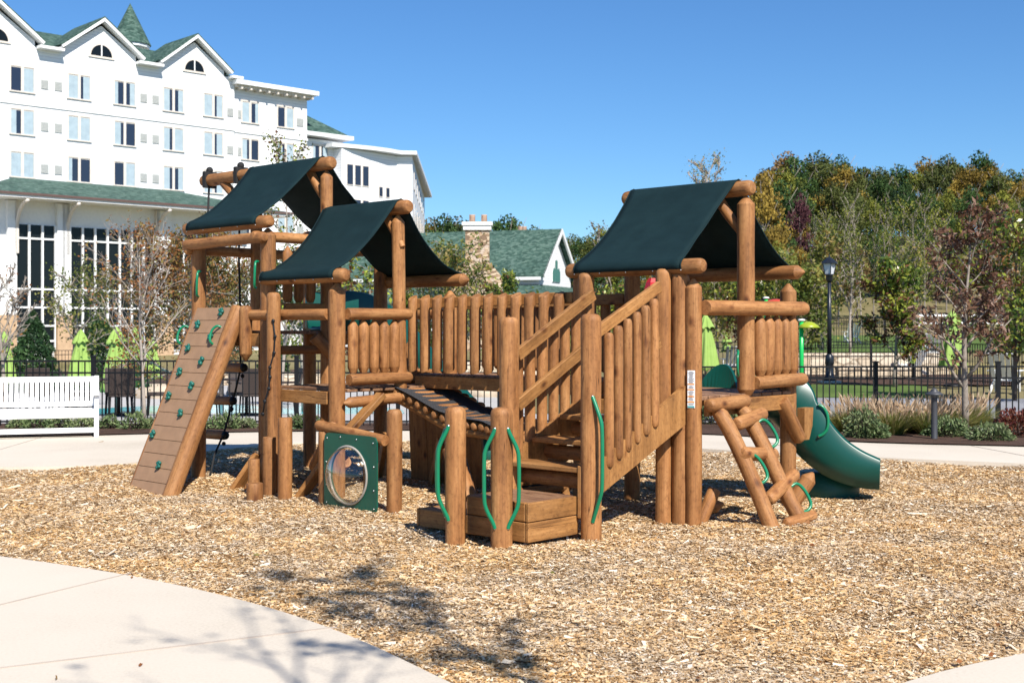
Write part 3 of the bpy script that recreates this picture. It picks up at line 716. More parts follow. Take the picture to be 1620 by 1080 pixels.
# --- log ladder of tower 1
lc = []
def ladder_rail(a_off, b0, b1, a1):
    p = [P(-.14, b0, 1.0), P(-.22, b0+.02, .92), P(-.38, b0+(b1-b0)*.45, .62), P(-.52, b0+(b1-b0)*.75, .3), P(a1, b1, -.12)]
    for _ in range(1):
        q = [p[0]]
        for x, y in zip(p, p[1:]): q += [x*.75+y*.25, x*.25+y*.75]
        p = q+[p[-1]]
    rr = [.03, .055]+[.068]*(len(p)-2); return MB().tube(p, rr, 16).build('ladder_rail', LOG, PLAY)
la = ladder_rail(0, .12, .24, -.70); lb = ladder_rail(0, .50, .66, -.76)
for p0, p1 in ((P(-.17, -.02, 1.03), P(-.17, .60, 1.05)), (P(-.30, .22, .86), P(-.24, .76, .93)), (P(-.42, .12, .62), P(-.34, .78, .56)), (P(-.56, .32, .21), P(-.52, .84, .40))):
    log('rung', p0, p1, .062, 'dome', 'dome')
log('rung', P(-.72, .34, .02), P(-.70, .86, .04), .05, 'dome', 'dome')
for (a, b, z) in ((-.30, .56, .86), (-.42, .20, .58), (-.58, .66, .3)):
    d = P(-.12, .05, -.26); o = P(-.06, .12, .03)
    handle([P(a, b, z), P(a, b, z)+o*.5+Vector((0, 0, .02)), P(a, b, z)+o*.85+d*.25, P(a, b, z)+o*.85+d*.7, P(a, b, z)+d*.85+o*.4, P(a, b, z)+d*.85], .0145)
handle([P(-.12, 1.95, .95), P(-.16, 1.97, .93), P(-.2, 1.99, .85), P(-.2, 1.99, .72), P(-.16, 1.97, .66), P(-.12, 1.95, .64)], .016)

# --- window panel
PB = -1.57
log('rail_log', P(3.42, -1.50, .76), P(2.40, -1.50, .665), .052, 'dome', 'flat'); log('post', P(2.41, -1.38, -.15), P(2.41, -1.38, .95), .075, 'flat', 'dome')
log('post', P(2.62, -1.49, -.15), P(2.62, -1.49, .62), .07, 'frust', 'flat'); log('post', P(3.3, -1.49, -.15), P(3.3, -1.49, .7), .07, 'flat', 'flat')
ca, cz, cr = 2.85, .315, .262
ring = []; nseg = 64; m = MB()
A0, A1, Z0, Z1 = 2.44, 3.22, -.03, .70
def edge(an):     # rounded-rectangle boundary
    dx, dz = math.cos(an), math.sin(an); k = 1e9
    if dx > 1e-6: k = min(k, (A1-ca)/dx)
    if dx < -1e-6: k = min(k, (A0-ca)/dx)
    if dz > 1e-6: k = min(k, (Z1-cz)/dz)
    if dz < -1e-6: k = min(k, (Z0-cz)/dz)
    x, z = ca+dx*k, cz+dz*k; q = .06
    for sx, ex in ((1, A1), (-1, A0)):
        for sz, ez in ((1, Z1), (-1, Z0)):
            ox, oz = ex-sx*q, ez-sz*q
            if (x-ox)*sx > 0 and (z-oz)*sz > 0:
                v = Vector((x-ox, z-oz)).normalized()*q; x, z = ox+v.x, oz+v.y
    return x, z
for s in (0, .016):
    o_ = [P(edge(2*math.pi*i/nseg)[0], PB+s, edge(2*math.pi*i/nseg)[1]) for i in range(nseg)]; i_ = [P(ca+cr*math.cos(2*math.pi*i/nseg), PB+s, cz+cr*math.sin(2*math.pi*i/nseg)) for i in range(nseg)]
    ring.append((o_, i_))
vs = ring[0][0]+ring[0][1]+ring[1][0]+ring[1][1]; N_ = nseg; fs = []
for i in range(N_):
    k = (i+1) % N_; fs += [(i, k, N_+k, N_+i), (2*N_+i, 3*N_+i, 3*N_+k, 2*N_+k), (i, 2*N_+i, 2*N_+k, k), (N_+i, N_+k, 3*N_+k, 3*N_+i)]
pn = MB().add(vs, fs).build('window_panel', PANELG, PLAY)
bolts(pn, [P(a, PB-.002, z) for a, z in ((2.49, .64), (2.73, .66), (2.97, .67), (3.17, .65), (2.48, .42), (2.48, .2), (2.48, .03), (3.18, .42), (3.18, .2), (3.18, .03))], .008)
mg, n, l, b = _m('clear_bubble'); tr = n.new('ShaderNodeBsdfTransparent'); tr.inputs[0].default_value = (.93, .94, .93, 1)
gl = n.new('ShaderNodeBsdfGlossy'); gl.inputs['Roughness'].default_value = .04; lw = n.new('ShaderNodeLayerWeight'); lw.inputs[0].default_value = .25
mr = n.new('ShaderNodeMapRange'); mr.inputs[3].default_value = .07; mr.inputs[4].default_value = .9; l.new(lw.outputs['Facing'], mr.inputs[0])
mx = n.new('ShaderNodeMixShader'); l.new(mr.outputs[0], mx.inputs[0]); l.new(tr.outputs[0], mx.inputs[1]); l.new(gl.outputs[0], mx.inputs[2]); l.new(mx.outputs[0], n['Material Output'].inputs[0])
rings = []
for i in range(11):
    t = i/10*math.pi/2; q = max(.003, cr*1.04*math.cos(t)); dp = .17*math.sin(t)
    rings.append([P(ca+q*math.cos(2*math.pi*j/40), PB-.008-dp, cz+q*math.sin(2*math.pi*j/40)) for j in range(40)])
bub = MB().loft(rings, caps=False).build('bubble_window', mg, pn)
rm = MB().tube([P(ca+(cr+.012)*math.cos(2*math.pi*j/48), PB-.006, cz+(cr+.012)*math.sin(2*math.pi*j/48)) for j in range(49)], .011, 8)
rm.build('rim', simple('bubble_rim', (.38, .34, .3), .25, (.3, .28, .25), 3), pn)

# --- arch climber with net under the bridge
def arch(t):      # a,z along the arch
    pts = [(3.52, 1.09), (3.2, .99), (2.84, .86), (2.5, .80), (2.2, .785), (1.98, .72), (1.86, .55), (1.80, .3), (1.78, 0)]
    f = t*(len(pts)-1); i = min(int(f), len(pts)-2); f -= i
    return pts[i][0]*(1-f)+pts[i+1][0]*f, pts[i][1]*(1-f)+pts[i+1][1]*f
ac = empty('arch_climber', (0, 0, 0)); ac.parent = PLAY
L_ = []; 
for i in range(23):
    a, z = arch((i+.3)/23); log('cross_log', P(a, -.44, z-.05), P(a, .42, z-.05), .046, 'dome', 'dome', parent=ac, n=14)
m = MB(); m2 = MB(); nb, nl = 21, 66
def netp(u, t, off=.0):
    a, z = arch(t); sg_ = .03*math.sin(math.pi*u); return P(a, -.44+.68*u, z+.012-sg_+off)
for k in range(nb): m.tube([netp(k/(nb-1), i/40*.97, .006) for i in range(41)], .0028, 4, caps=False)
for k in range(nl): m.tube([netp(i/8, k/(nl-1)*.97, .006) for i in range(9)], .0028, 4, caps=False)
m.build('net', simple('dark_net_cord', (.06, .06, .065), .7), ac)
vs = [netp(j_/6, i/30*.97, -.006) for i in range(31) for j_ in range(7)]
m2.add(vs, [(i*7+j_, i*7+j_+1, (i+1)*7+j_+1, (i+1)*7+j_) for i in range(30) for j_ in range(6)], sm=True)
mo = m2.build('hollow_shade_sheet', ROPE, ac); md = mo.modifiers.new('t', 'SOLIDIFY'); md.thickness = .01  # black sheet added for the shade of the hollow under the net
for b in (-.36, .34):
    m = MB().tube([P(arch(i/20)[0], b, arch(i/20)[1]-.12) for i in range(21)], .05, 10); m.build('side_beam', PLANK, ac)
for a in (4.05, 3.76, 3.47, 3.18): board('side_board', P(a-.06, .40, -.1), P(a, .40, .92 if a > 3.4 else .78), .28, .04, up=(0, 1, 0), parent=ac)
log('brace', P(2.55, -.3, .0), P(2.75, -.3, .5), .11, 'flat', 'flat')

# --- slides
def slide(name, path, widths, sides, parent=PLAY, deep=.06, far=1.):
    prof = [(-1, 0, 'o'), ]
    pts = [Vector(p) for p in path]; q = pts; ws = widths; ss = sides
    for _ in range(3):
        n_ = [q[0]]; nw = [ws[0]]; ns = [ss[0]]
        for i in range(len(q)-1):
            for f in (.25, .75): n_.append(q[i]*(1-f)+q[i+1]*f); nw.append(ws[i]*(1-f)+ws[i+1]*f); ns.append(ss[i]*(1-f)+ss[i+1]*f)
        q = n_+[q[-1]]; ws = nw+[ws[-1]]; ss = ns+[ss[-1]]
    rings = []
    for i, p in enumerate(q):
        d = q[min(i+1, len(q)-1)]-q[max(i-1, 0)]; d.z *= .6; d.normalize(); s = d.cross(Vector((0, 0, 1))).normalized(); u = s.cross(d)
        w_, h = ws[i], ss[i]
        hl = h*far; cs = [(-w_, hl), (-w_+.01, min(.12, hl*.6)), (-w_+.07, .02), (0, 0), (w_-.07, .02), (w_-.01, .12), (w_, h), (w_+.03, h+.025), (w_+.06, h), (w_+.055, .0), (w_-.0, -deep*.8), (0, -deep), (-w_+.0, -deep*.8), (-w_-.055, .0), (-w_-.06, hl), (-w_-.03, hl+.025)]
        rings.append([p+s*x+u*y for x, y in cs])
    return MB().loft(rings).build(name, SLIDE, parent)
def WL(x, y, z):       # world -> play-structure local
    v = Matrix.Rotation(-ANG, 3, 'Z') @ (Vector((x, y, z))-Vector((1.60, 11.15, 0))); return v
s1 = slide('slide', [WL(2.3, 12.75, 1.06), WL(2.62, 12.98, 1.03), WL(2.88, 12.98, .82), WL(3.08, 12.88, .56), WL(3.28, 12.78, .38), WL(3.48, 12.70, .30), WL(3.68, 12.64, .29)], [.27, .29, .31, .31, .30, .29, .28], [.15, .26, .35, .34, .27, .20, .12], deep=.20, far=.45)
MB().tube([WL(3.25, 12.95, -.1), WL(3.25, 12.95, .24)], .30, 28).build('slide_foot', simple('faded_green_plastic', (.008, .10, .08), .5), s1)
# raised hoods on either side of the slide entrance
for a0, a1 in ((.60, 1.06), (.02, .42)):
    vs = []; K = 12
    for s in (0, .04):
        for i in range(K+1):
            u = i/K; z = 1.10+.24*math.sin(math.pi*min(1, u*1.05))**.7 if 0 < u < 1 else 1.10
            vs += [P(a1+(a0-a1)*u, T1B+.02+s+.10*math.sin(math.pi*u), z), P(a1+(a0-a1)*u, T1B+.02+s, 1.0)]
    fs = []
    M_ = 2*(K+1)
    for i in range(K): fs += [(2*i, 2*i+1, 2*i+3, 2*i+2), (M_+2*i, M_+2*i+2, M_+2*i+3, M_+2*i+1), (2*i, 2*i+2, M_+2*i+2, M_+2*i)]
    fs += [(0, M_, M_+1, 1), (2*K, 2*K+1, M_+2*K+1, M_+2*K)]
    MB().add(vs, fs, sm=False).build('slide_hood', SLIDE, s1)
s2 = slide('slide', [WL(-2.35, 15.2, 1.72), WL(-1.95, 15.5, 1.70), WL(-1.6, 15.75, 1.50), WL(-1.15, 16.05, 1.02), WL(-.8, 16.3, .62), WL(-.5, 16.5, .36), WL(-.2, 16.65, .28), WL(.05, 16.75, .28)], [.25]*8, [.40, .44, .36, .28, .26, .22, .16, .08])
MB().tube([WL(-.3, 16.6, -.1), WL(-.3, 16.6, .25)], .11, 14).build('slide_foot', MATS['faded_green_plastic'], s2)

# --- stepping stumps and chain pole beside tower 2
def stump(x, y, h, r, label, chain=False):
    o = smooth_angle(MB().log((0, 0, -.15), (0, 0, h), r, 'flat', 'dome' if chain else 'flat').build('log_pole' if chain else 'log_stump', LOG), 50)
    o.location = (x, y, 0); return tag(o, label, 'pole' if chain else 'stump', 'upright logs of the stepping climb')
def at_b(px, yb): Y = 3400/(yb-520); return gpt(px, Y), Y
for (px, yb, h, r, lb) in ((451, 788, .81, .073, 'tallest of the flat-topped log stumps, standing in front of the chain pole'), (434, 780, .0, .0, ''), (426, 783, .595, .068, 'middle-height log stump left of the tallest one'), (403, 790, .165, .083, 'shortest and widest log stump, in front of the others'), (402, 781, .36, .062, 'low log stump just behind the shortest stump'), (422, 765, .76, .06, 'tall log stump with a dark chain at its top, behind the others')):
    if r: x, Y = at_b(px, yb); stump(x, Y, h, r, lb)
x, Y = at_b(433, 778); cp = stump(x, Y, 2.08, .074, 'tall upright log pole threaded with a black chain, beside the low stumps', True)
m = MB(); q = [(.01, -.085, 1.78), (.03, -.09, 1.62), (.02, -.09, 1.45), (-.02, -.10, 1.3), (-.02, -.10, 1.2), (-.03, -.11, 1.08), (-.07, -.12, .95), (-.09, -.12, .82)]
m.tube(q, .008, 6)
for p in q: m.ball(p, .019, 8, 5, sc=(1, .6, 1.2))
m.build('chain', BLACK, cp)
for px, py, rl, lb in ((1010, 809, .06, 'low weathered log lying half sunk in the chips right of the stairs'),):
    pass
# ------------------------------------------------------------------ HOTEL
HA = math.atan2(.691, .7225)
HOT = empty('hotel', (-34.7, 89.5, 0), HA, 'large white gabled hotel with green shingle roofs and rows of paired windows', 'building')
def wall(name, x0, x1, y0, y1, z0, z1, mat=SIDING, parent=HOT): return MB().box(x0, x1, y0, y1, z0, z1).build(name, mat, parent)
def tpx(px):
    u = (px-810)/2000; return (34.7+u*89.5)/(.7225-u*.691)
wall('wall', -14, 17.2, 0, 14, -1, 21.8)
wall('wall', 17.22, 24.35, .25, 14, -1, 21.2)
wall('wall', 24.37, 28.6, 1.0, 14, -1, 17.9)
def window(parent, x, z, w_=1.62, h=1.72, y=0., n=2, dark=None):
    m = MB(); fr = .09
    x0, x1, z0, z1 = x-w_/2, x+w_/2, z-h/2, z+h/2
    m.box(x0-fr, x1+fr, y-.07, y-.005, z1, z1+fr+.03); m.box(x0-fr-.04, x1+fr+.04, y-.11, y-.005, z0-fr, z0)
    m.box(x0-fr, x0, y-.07, y-.005, z0, z1); m.box(x1, x1+fr, y-.07, y-.005, z0, z1)
    mw = .2; f = None
    pw = (w_-mw*(n-1))/n
    for i in range(n-1): c = x0+pw*(i+1)+mw*i; m.box(c, c+mw, y-.07, y-.005, z0, z1)
    f = m.build('window', [CREAM], parent)
    g = MB()
    for i in range(n):
        a = x0+(pw+mw)*i; b = a+pw; k = dark[i] if dark else rnd.choice([0, 0, .3, .45, .6, 1])
        # k: share of the pane that shows dark glass (rest curtain), on the inner side
        cut = a+pw*(1-k) if i % 2 == 0 else a+pw*k
        g.add([(a, y-.02, z0), (b, y-.02, z0), (b, y-.02, z1), (a, y-.02, z1)], [(0, 1, 2, 3)], mi=0)
        ca_, cb_ = (a, cut) if i % 2 == 0 else (cut, b)
        if cb_-ca_ > .05:
            K = 6; 
            for q in range(K):
                u0, u1 = ca_+(cb_-ca_)*q/K, ca_+(cb_-ca_)*(q+1)/K; yy = y-.026-(.008 if q % 2 else 0); y2 = y-.026-(0 if q % 2 else .008)
                g.add([(u0, yy, z0), (u1, y2, z0), (u1, y2, z1-.02), (u0, yy, z1-.02)], [(0, 1, 2, 3)], mi=1)
        g.box(a, b, y-.035, y-.022, z1-.07, z1-.005, mi=2)
    g.build('pane', [GLASSB, CURT, CREAM], f, fix=False); return f
PXW = [35, 125, 197, 274, 337]
for r_ in range(4):
    for k, px in enumerate([-60]+PXW):
        window(HOT, tpx(px), 19.35-3.02*r_)
for r_ in range(4):
    for px in (398, 454): window(HOT, tpx(px), 19.25-3.0*r_, 1.5, 1.65, .25)
for r_ in range(3): window(HOT, 26.2, 16.6-3.0*r_, 1.5, 1.6, 1.0)
def vent(x, z, y=0, w_=.56, h=.68):
    m = MB().box(x-w_/2, x+w_/2, y-.05, y-.004, z-h/2, z+h/2)
    for i in range(6): m.box(x-w_/2+.04, x+w_/2-.04, y-.07, y-.052, z-h/2+.05+i*.1, z-h/2+.10+i*.1)
    m.build('vent', GRILLE, HOT)
for r_ in range(4):
    for px in (70.5, 92, 227, 246): vent(tpx(px), 19.35-3.02*r_-.15)
    vent(tpx(364), 19.0-3.0*r_); vent(tpx(377)+.25, 19.0-3.0*r_, .25, .3); vent(tpx(477), 19.0-3*r_, .25, .7, .7)
MB().box(-14, 17.3, -.08, .0, 17.55, 17.75).build('band', WHITEP, HOT); MB().box(17.3, 24.4, .17, .25, 17.5, 17.7).build('band', WHITEP, HOT)
# gables
def gable(xc, hw, zb, za, yf=-.02, arch=True):
    g = MB().prism([(xc-hw+.25, yf, zb-.6), (xc+hw-.25, yf, zb-.6), (xc+hw-.25, yf, zb+.22), (xc, yf, za-.25), (xc-hw+.25, yf, zb+.22)], (0, 3.6, 0)).build('gable', SIDING, HOT)
    for s in (-1, 1):
        p0 = Vector((xc+s*(hw+.15), 0, zb-.05)); p1 = Vector((xc, 0, za)); d = (p1-p0).normalized(); n_ = Vector((-d.z, 0, d.x))*(1 if s > 0 else -1)
        if n_.z < 0: n_ = -n_
        MB().prism([p0+Vector((0, -.62, 0)), p1+Vector((0, -.62, 0)), p1+Vector((0, -.62, 0))+Vector((0, 0, .26)), p0+Vector((0, -.62, 0))+n_*.2], (0, .12, 0)).build('rake_trim', WHITEP, g)
        q0 = p0+Vector((0, -.6, .0)); q1 = p1+Vector((0, -.6, .26))
        MB().prism([p0+n_*.2+Vector((0, -.63, 0)), p1+Vector((0, -.63, .27)), p1+Vector((0, -.63, .36)), p0+n_*.29+Vector((0, -.63, 0))], (0, 5.2, 0)).build('roof', SHINGLE, HOT)
        MB().prism([p0+Vector((0, -.5, .02)), p1+Vector((0, -.5, .02)), p1+Vector((0, -.5, .16)), p0+n_*.12+Vector((0, -.5, 0))], (0, .6, 0)).build('soffit', WHITEP, g)
    if arch:
        zc = zb-.15; rr = .82
        pts = [(xc+rr*math.cos(math.pi*i/20), yf-.01, zc+rr*math.sin(math.pi*i/20)) for i in range(21)]
        f = MB().prism([(xc+(rr+.13)*math.cos(math.pi*i/20), yf-.0, zc-.02+(rr+.13)*math.sin(math.pi*i/20)) for i in range(21)], (0, -.05, 0)); f.box(xc-rr-.2, xc+rr+.2, yf-.09, yf, zc-.16, zc-.03)
        fo = f.build('window', CREAM, HOT)
        MB().prism([(x, y-.045, z) for x, y, z in pts], (0, -.01, 0)).build('pane', GLASSD, fo); MB().box(xc-.05, xc+.05, yf-.08, yf-.05, zc, zc+rr).build('mullion', WHITEP, fo)
for xc, hw in ((tpx(160), 3.0), (tpx(307), 2.9), (tpx(160)-7.75, 3.0)): gable(xc, hw, 22.0, 24.35)
# eaves between gables, cornices, roofs behind
for x0, x1 in ((tpx(307)-4.95, tpx(307)-2.95), (tpx(160)-4.9, tpx(160)-3.1), (tpx(307)+3.0, 17.6)):
    MB().box(x0, x1, -.75, .2, 21.65, 21.85).build('eave', WHITEP, HOT)
MB().prism([(-14, 0, 21.85), (-14, 7, 24.6), (-14, 14, 21.85)], (31.2, 0, 0)).build('roof', SHINGLE, HOT)
MB().box(tpx(356), tpx(410), 2.5, 4, 22.2, 22.4).build('cornice', WHITEP, HOT)
cz_ = MB().box(17.0, 24.9, -.75, 14, 21.25, 21.6).build('cornice', WHITEP, HOT)
MB().box(17.2, 24.6, -.35, 13, 21.05, 21.25).build('fascia', CREAM, HOT)
for i in range(9): MB().box(17.5+i*.85, 17.65+i*.85, -.6, .25, 20.9, 21.05).build('bracket', CREAM, HOT)
MB().add([(24.4, .4, 18.4), (28.9, .4, 18.4), (28.9, 9, 18.4), (24.4, 9, 18.4), (24.4, 4.5, 21.0), (25.6, 4.5, 21.0)], [(0, 1, 5, 4), (1, 2, 5), (2, 3, 4, 5), (0, 4, 3), (0, 3, 2, 1)]).build('roof', SHINGLE, HOT)
MB().box(24.3, 29.2, .2, 10, 18.05, 18.38).build('cornice', WHITEP, HOT)
# rounded end wing in world coordinates -> hotel local
def HL(x, y, z=0): v = Matrix.Rotation(-HA, 3, 'Z') @ (Vector((x, y, 0))-Vector((-34.7, 89.5, 0))); return Vector((v.x, v.y, z))
wing = [HL(-14.6, 108.4), HL(-12.2, 111.0), HL(-10.4, 113.4), HL(-8.95, 113.6), HL(-10.3, 149), HL(-20, 150), HL(-22, 116)]
MB().prism([Vector((p.x, p.y, -1)) for p in wing], (0, 0, 18.2)).build('wall', SIDING, HOT)
top = [HL(-15.3, 107.9), HL(-13.6, 108.9), HL(-12.0, 110.1), HL(-10.6, 111.6), HL(-9.9, 112.7), HL(-8.5, 112.9), HL(-9.5, 150), HL(-22, 151), HL(-22, 114)]
MB().prism([Vector((p.x, p.y, 17.25)) for p in top], (0, 0, .32)).build('cornice', WHITEP, HOT)
for i in range(26):
    y = 114+i*1.35; x = -8.5-(y-112.9)*1.0/37.
    q0, q1 = HL(x-.05, y), HL(x-.75, y)
    MB().bar((q0.x, q0.y, 17.14), (q1.x, q1.y, 17.14), .14, .18).build('bracket', CREAM, HOT)
def wwin(p0, p1, t, z, w_, h):
    d = (p1-p0).normalized(); n_ = Vector((d.y, -d.x, 0)); c = p0+(p1-p0)*t; c.z = z
    f = MB().hull(c+n_*.03, (d, n_, Vector((0, 0, 1))), (w_/2+.08, .03, h/2+.08)).build('window', CREAM, HOT)
    MB().hull(c+n_*.065, (d, n_, Vector((0, 0, 1))), (w_/2, .006, h/2)).build('pane', GLASSB, f)
for z in (15.3, 12.3, 9.3):
    for t in (.3, .55, .8): wwin(wing[0], wing[1], t-.05, z-.3, .62, 1.7)
    for t in (.32, .62): wwin(wing[1], wing[2], t, z-1.5, .4, .8)
    for k in range(7): wwin(wing[3], wing[4], .12+.12*k, z+.1, 1.4, 1.5)
# turret
TU = HL(gpt(206, 108), 108)
def cone_roof(c, r, z0, z1, mat, name, n=12):
    vs = [(c.x+r*math.cos(2*math.pi*i/n), c.y+r*math.sin(2*math.pi*i/n), z0) for i in range(n)]+[(c.x, c.y, z1)]
    return MB().add(vs, [(i, (i+1) % n, n) for i in range(n)]+[tuple(range(n))[::-1]]).build(name, mat, HOT)
cone_roof(TU, 1.75, 25.9, 29.5, SHINGLE, 'turret_roof'); MB().tube([(TU.x, TU.y, 21), (TU.x, TU.y, 25.7)], 1.1, 12, sm=False).build('turret', SIDING, HOT); MB().tube([(TU.x, TU.y, 25.65), (TU.x, TU.y, 25.89)], 1.62, 12, sm=False).build('cornice', WHITEP, HOT)
# glazed pavilion in front
PV = -7.6          # y of its front
wall('pavilion_wall', -9, 14, PV+.6, 0, -1, 10.1, WHITEP)
MB().add([(-6.2, PV-1.5, 10.35), (16.5, PV-1.5, 10.35), (16.5, .0, 10.35), (-6.2, 0, 10.35), (-1.5, -2.2, 12.1), (10.5, -2.2, 12.1)], [(0, 1, 5, 4), (1, 2, 5), (2, 3, 4, 5), (3, 0, 4), (0, 3, 2, 1)]).build('pavilion_roof', SHINGLE, HOT)
MB().box(-6.3, 16.6, PV-1.55, PV+.6, 10.05, 10.33).build('fascia', WHITEP, HOT)
MB().box(-6.35, 16.65, PV-1.68, PV-1.56, 10.22, 10.36).build('gutter', simple('brown_gutter', (.12, .07, .06), .5), HOT)
def pbay(x0, x1, nm, z0=.3, z1=8.5):
    m = MB()
    f = MB().box(x0, x1, PV+.50, PV+.56, z0, z1).build('glazing', GLASSD, HOT)
    for i in range(nm+1): x = x0+(x1-x0)*i/nm; m.box(x-.07, x+.07, PV+.36, PV+.50, z0, z1)
    for z in (7.6, 4.3, 3.1, 1.9, .9): m.box(x0, x1, PV+.38, PV+.497, z-.06, z+.06)
    m.build('mullion', WHITEP, f)
    for x in (x0-.6, x1+.05): MB().box(x, x+.55, PV+.2, PV+.61, -1, 10.0).build('pier', WHITEP, HOT)
def ppx(px):
    u = (px-810)/2000; X0, Y0 = -34.7+.691*-PV, 89.5+(-.7225)*-PV
    return (-X0+u*Y0)/(.7225-u*.691)
pbay(ppx(29), ppx(92), 3); pbay(ppx(115), ppx(250), 7); pbay(ppx(275), ppx(335), 3)
for px in (40, 120, 262):
    x = ppx(px)-.45
    m = MB().tube([(x, PV+.4-1.9*(1-math.cos(R(a))), 7.6+2.3*math.sin(R(a))) for a in range(0, 91, 10)], .13, 6)
    m.box(x-.12, x+.12, PV+.2, PV+.6, 6.6, 10); m.build('bracket', CREAM, HOT)
for px0, px1 in ((-20, 28), (92, 116), (250, 276)): MB().box(ppx(px0), ppx(px1), PV+.1, PV+.62, -1, 2.6).build('stone_base', simple('tan_block_base', (.52, .36, .22), .85, (.42, .28, .17), 4) if 'tan_block_base' not in MATS else MATS['tan_block_base'], HOT)
# left annexe edge
MB().prism([(-16, PV-2.0, 6.6), (-6.9, PV-2.0, 6.6), (-6.9, 0, 6.6), (-16, 0, 6.6)], (0, 0, .25)).build('eave', WHITEP, HOT)

# ------------------------------------------------------------------ LODGE with stone chimney
g_ = Vector((.34, .94, 0)).normalized(); r_ = Vector((-.94, .34, 0)).normalized()
LO = empty('lodge', (2.15, 100, 0), 0, 'low white lodge with green shingle roof, arched gable window and stone chimney', 'building')
W_ = 8.4; ze, zr = 6.15, 9.7; Lr = 22
def LP(g, r, z): v = g_*g+r_*r; return Vector((v.x, v.y, z))
MB().prism([LP(0, .0, -1), LP(W_, .0, -1), LP(W_, .0, ze), LP(W_/2, .0, zr-.15), LP(0, .0, ze)], r_*Lr).build('wall', SIDING, LO)
for s in (0, 1):
    e0 = LP(-.5 if s == 0 else W_+.5, 0, ze-.42); rg = LP(W_/2, 0, zr)
    n_ = Vector((0, 0, .2)); o_ = r_*-.6
    MB().prism([e0+o_, rg+o_, rg+o_+n_, e0+o_+n_], r_*(Lr+1)).build('roof', SHINGLE, LO)
    MB().prism([e0+o_*1.05-Vector((0, 0, .24)), rg+o_*1.05-Vector((0, 0, .24)), rg+o_*1.05+n_, e0+o_*1.05+n_], r_*.14).build('rake_trim', WHITEP, LO)
MB().prism([LP(-.55, -.3, ze-.6), LP(-.45, -.3, ze-.6), LP(-.45, -.3, ze-.35), LP(-.55, -.3, ze-.35)], r_*Lr).build('fascia', WHITEP, LO)
# lower roof skirt in front and right
MB().add([LP(-4.6, -3.2, 3.7), LP(W_+2, -3.2, 3.7), LP(W_+2, 0, 5.2), LP(-.1, 0, 5.2), LP(-4.6, Lr, 3.7), LP(-.1, Lr, 5.2)], [(0, 1, 2, 3), (0, 3, 5, 4)]).build('lower_roof', SHINGLE, LO)
MB().prism([LP(-4.2, -2.9, -1), LP(W_+1.7, -2.9, -1), LP(W_+1.7, -.1, -1), LP(-.05, -.1, -1), LP(-.05, Lr, -1), LP(-4.2, Lr, -1)], (0, 0, 4.7)).build('wall', SIDING, LO)
ac_ = [LP(W_/2+1.05*math.sin(t)*(.95 if abs(t) > .1 else 1), -.01, 5.75+1.75*math.cos(t)) for t in [R(a) for a in range(-90, 91, 15)]]
wf = MB().prism([p+r_*0 for p in ac_]+[LP(W_/2+1.05, -.01, 5.5), LP(W_/2-1.05, -.01, 5.5)], r_*-.05).build('window', WHITEP, LO)
GT = glassy('green_tinted_glass', (.08, .22, .20), .15)
for k in (-1, 0, 1):
    x0, x1 = W_/2+k*.68-.30, W_/2+k*.68+.30; ztop = (7.25 if k == 0 else 6.6)
    MB().prism([LP(x0, -.075, 5.55), LP(x1, -.075, 5.55), LP(x1, -.075, ztop-(.25 if k == 1 else 0)), LP((x0+x1)/2, -.075, ztop+.1), LP(x0, -.075, ztop-(.25 if k == -1 else 0))], r_*-.02).build('pane', GT, wf)
def chim(px0, px1, Y, z0, z1, name='chimney', shoulders=True):
    x0, x1 = gpt(px0, Y)-2.15, gpt(px1, Y)-2.15; y0 = Y-100; cw = (x1-x0)
    m = MB()
    if shoulders: m.prism([(x0-1.05, y0, -1), (x1+1.0, y0, -1), (x1+1.0, y0, 5.6), (x1, y0, 6.8), (x0, y0, 6.8), (x0-1.05, y0, 5.9)], (0, 1.6, 0))
    m.box(x0, x1, y0+.01, y0+1.5, 6.81 if shoulders else z0, z1)
    c = m.build(name, STONE, LO)
    MB().box(x0-.15, x1+.15, y0-.15, y0+1.65, z1, z1+.35).build('cap', WHITEP, c); MB().box(x0-.25, x1+.25, y0-.25, y0+1.75, z1+.355, z1+.6).build('cap', WHITEP, c)
    POT = simple('terracotta_pot', (.55, .36, .25), .7) if 'terracotta_pot' not in MATS else MATS['terracotta_pot']
    for f in (.28, .78): MB().tube([(x0+cw*f, y0+.7, z1+.6), (x0+cw*f, y0+.7, z1+1.15), (x0+cw*f, y0+.7, z1+1.2)], [.24, .22, .26], 12).build('chimney_pot', POT, c)
chim(736, 774, 96, 0, 9.2); chim(820, 832, 112, 9, 9.6, shoulders=False)
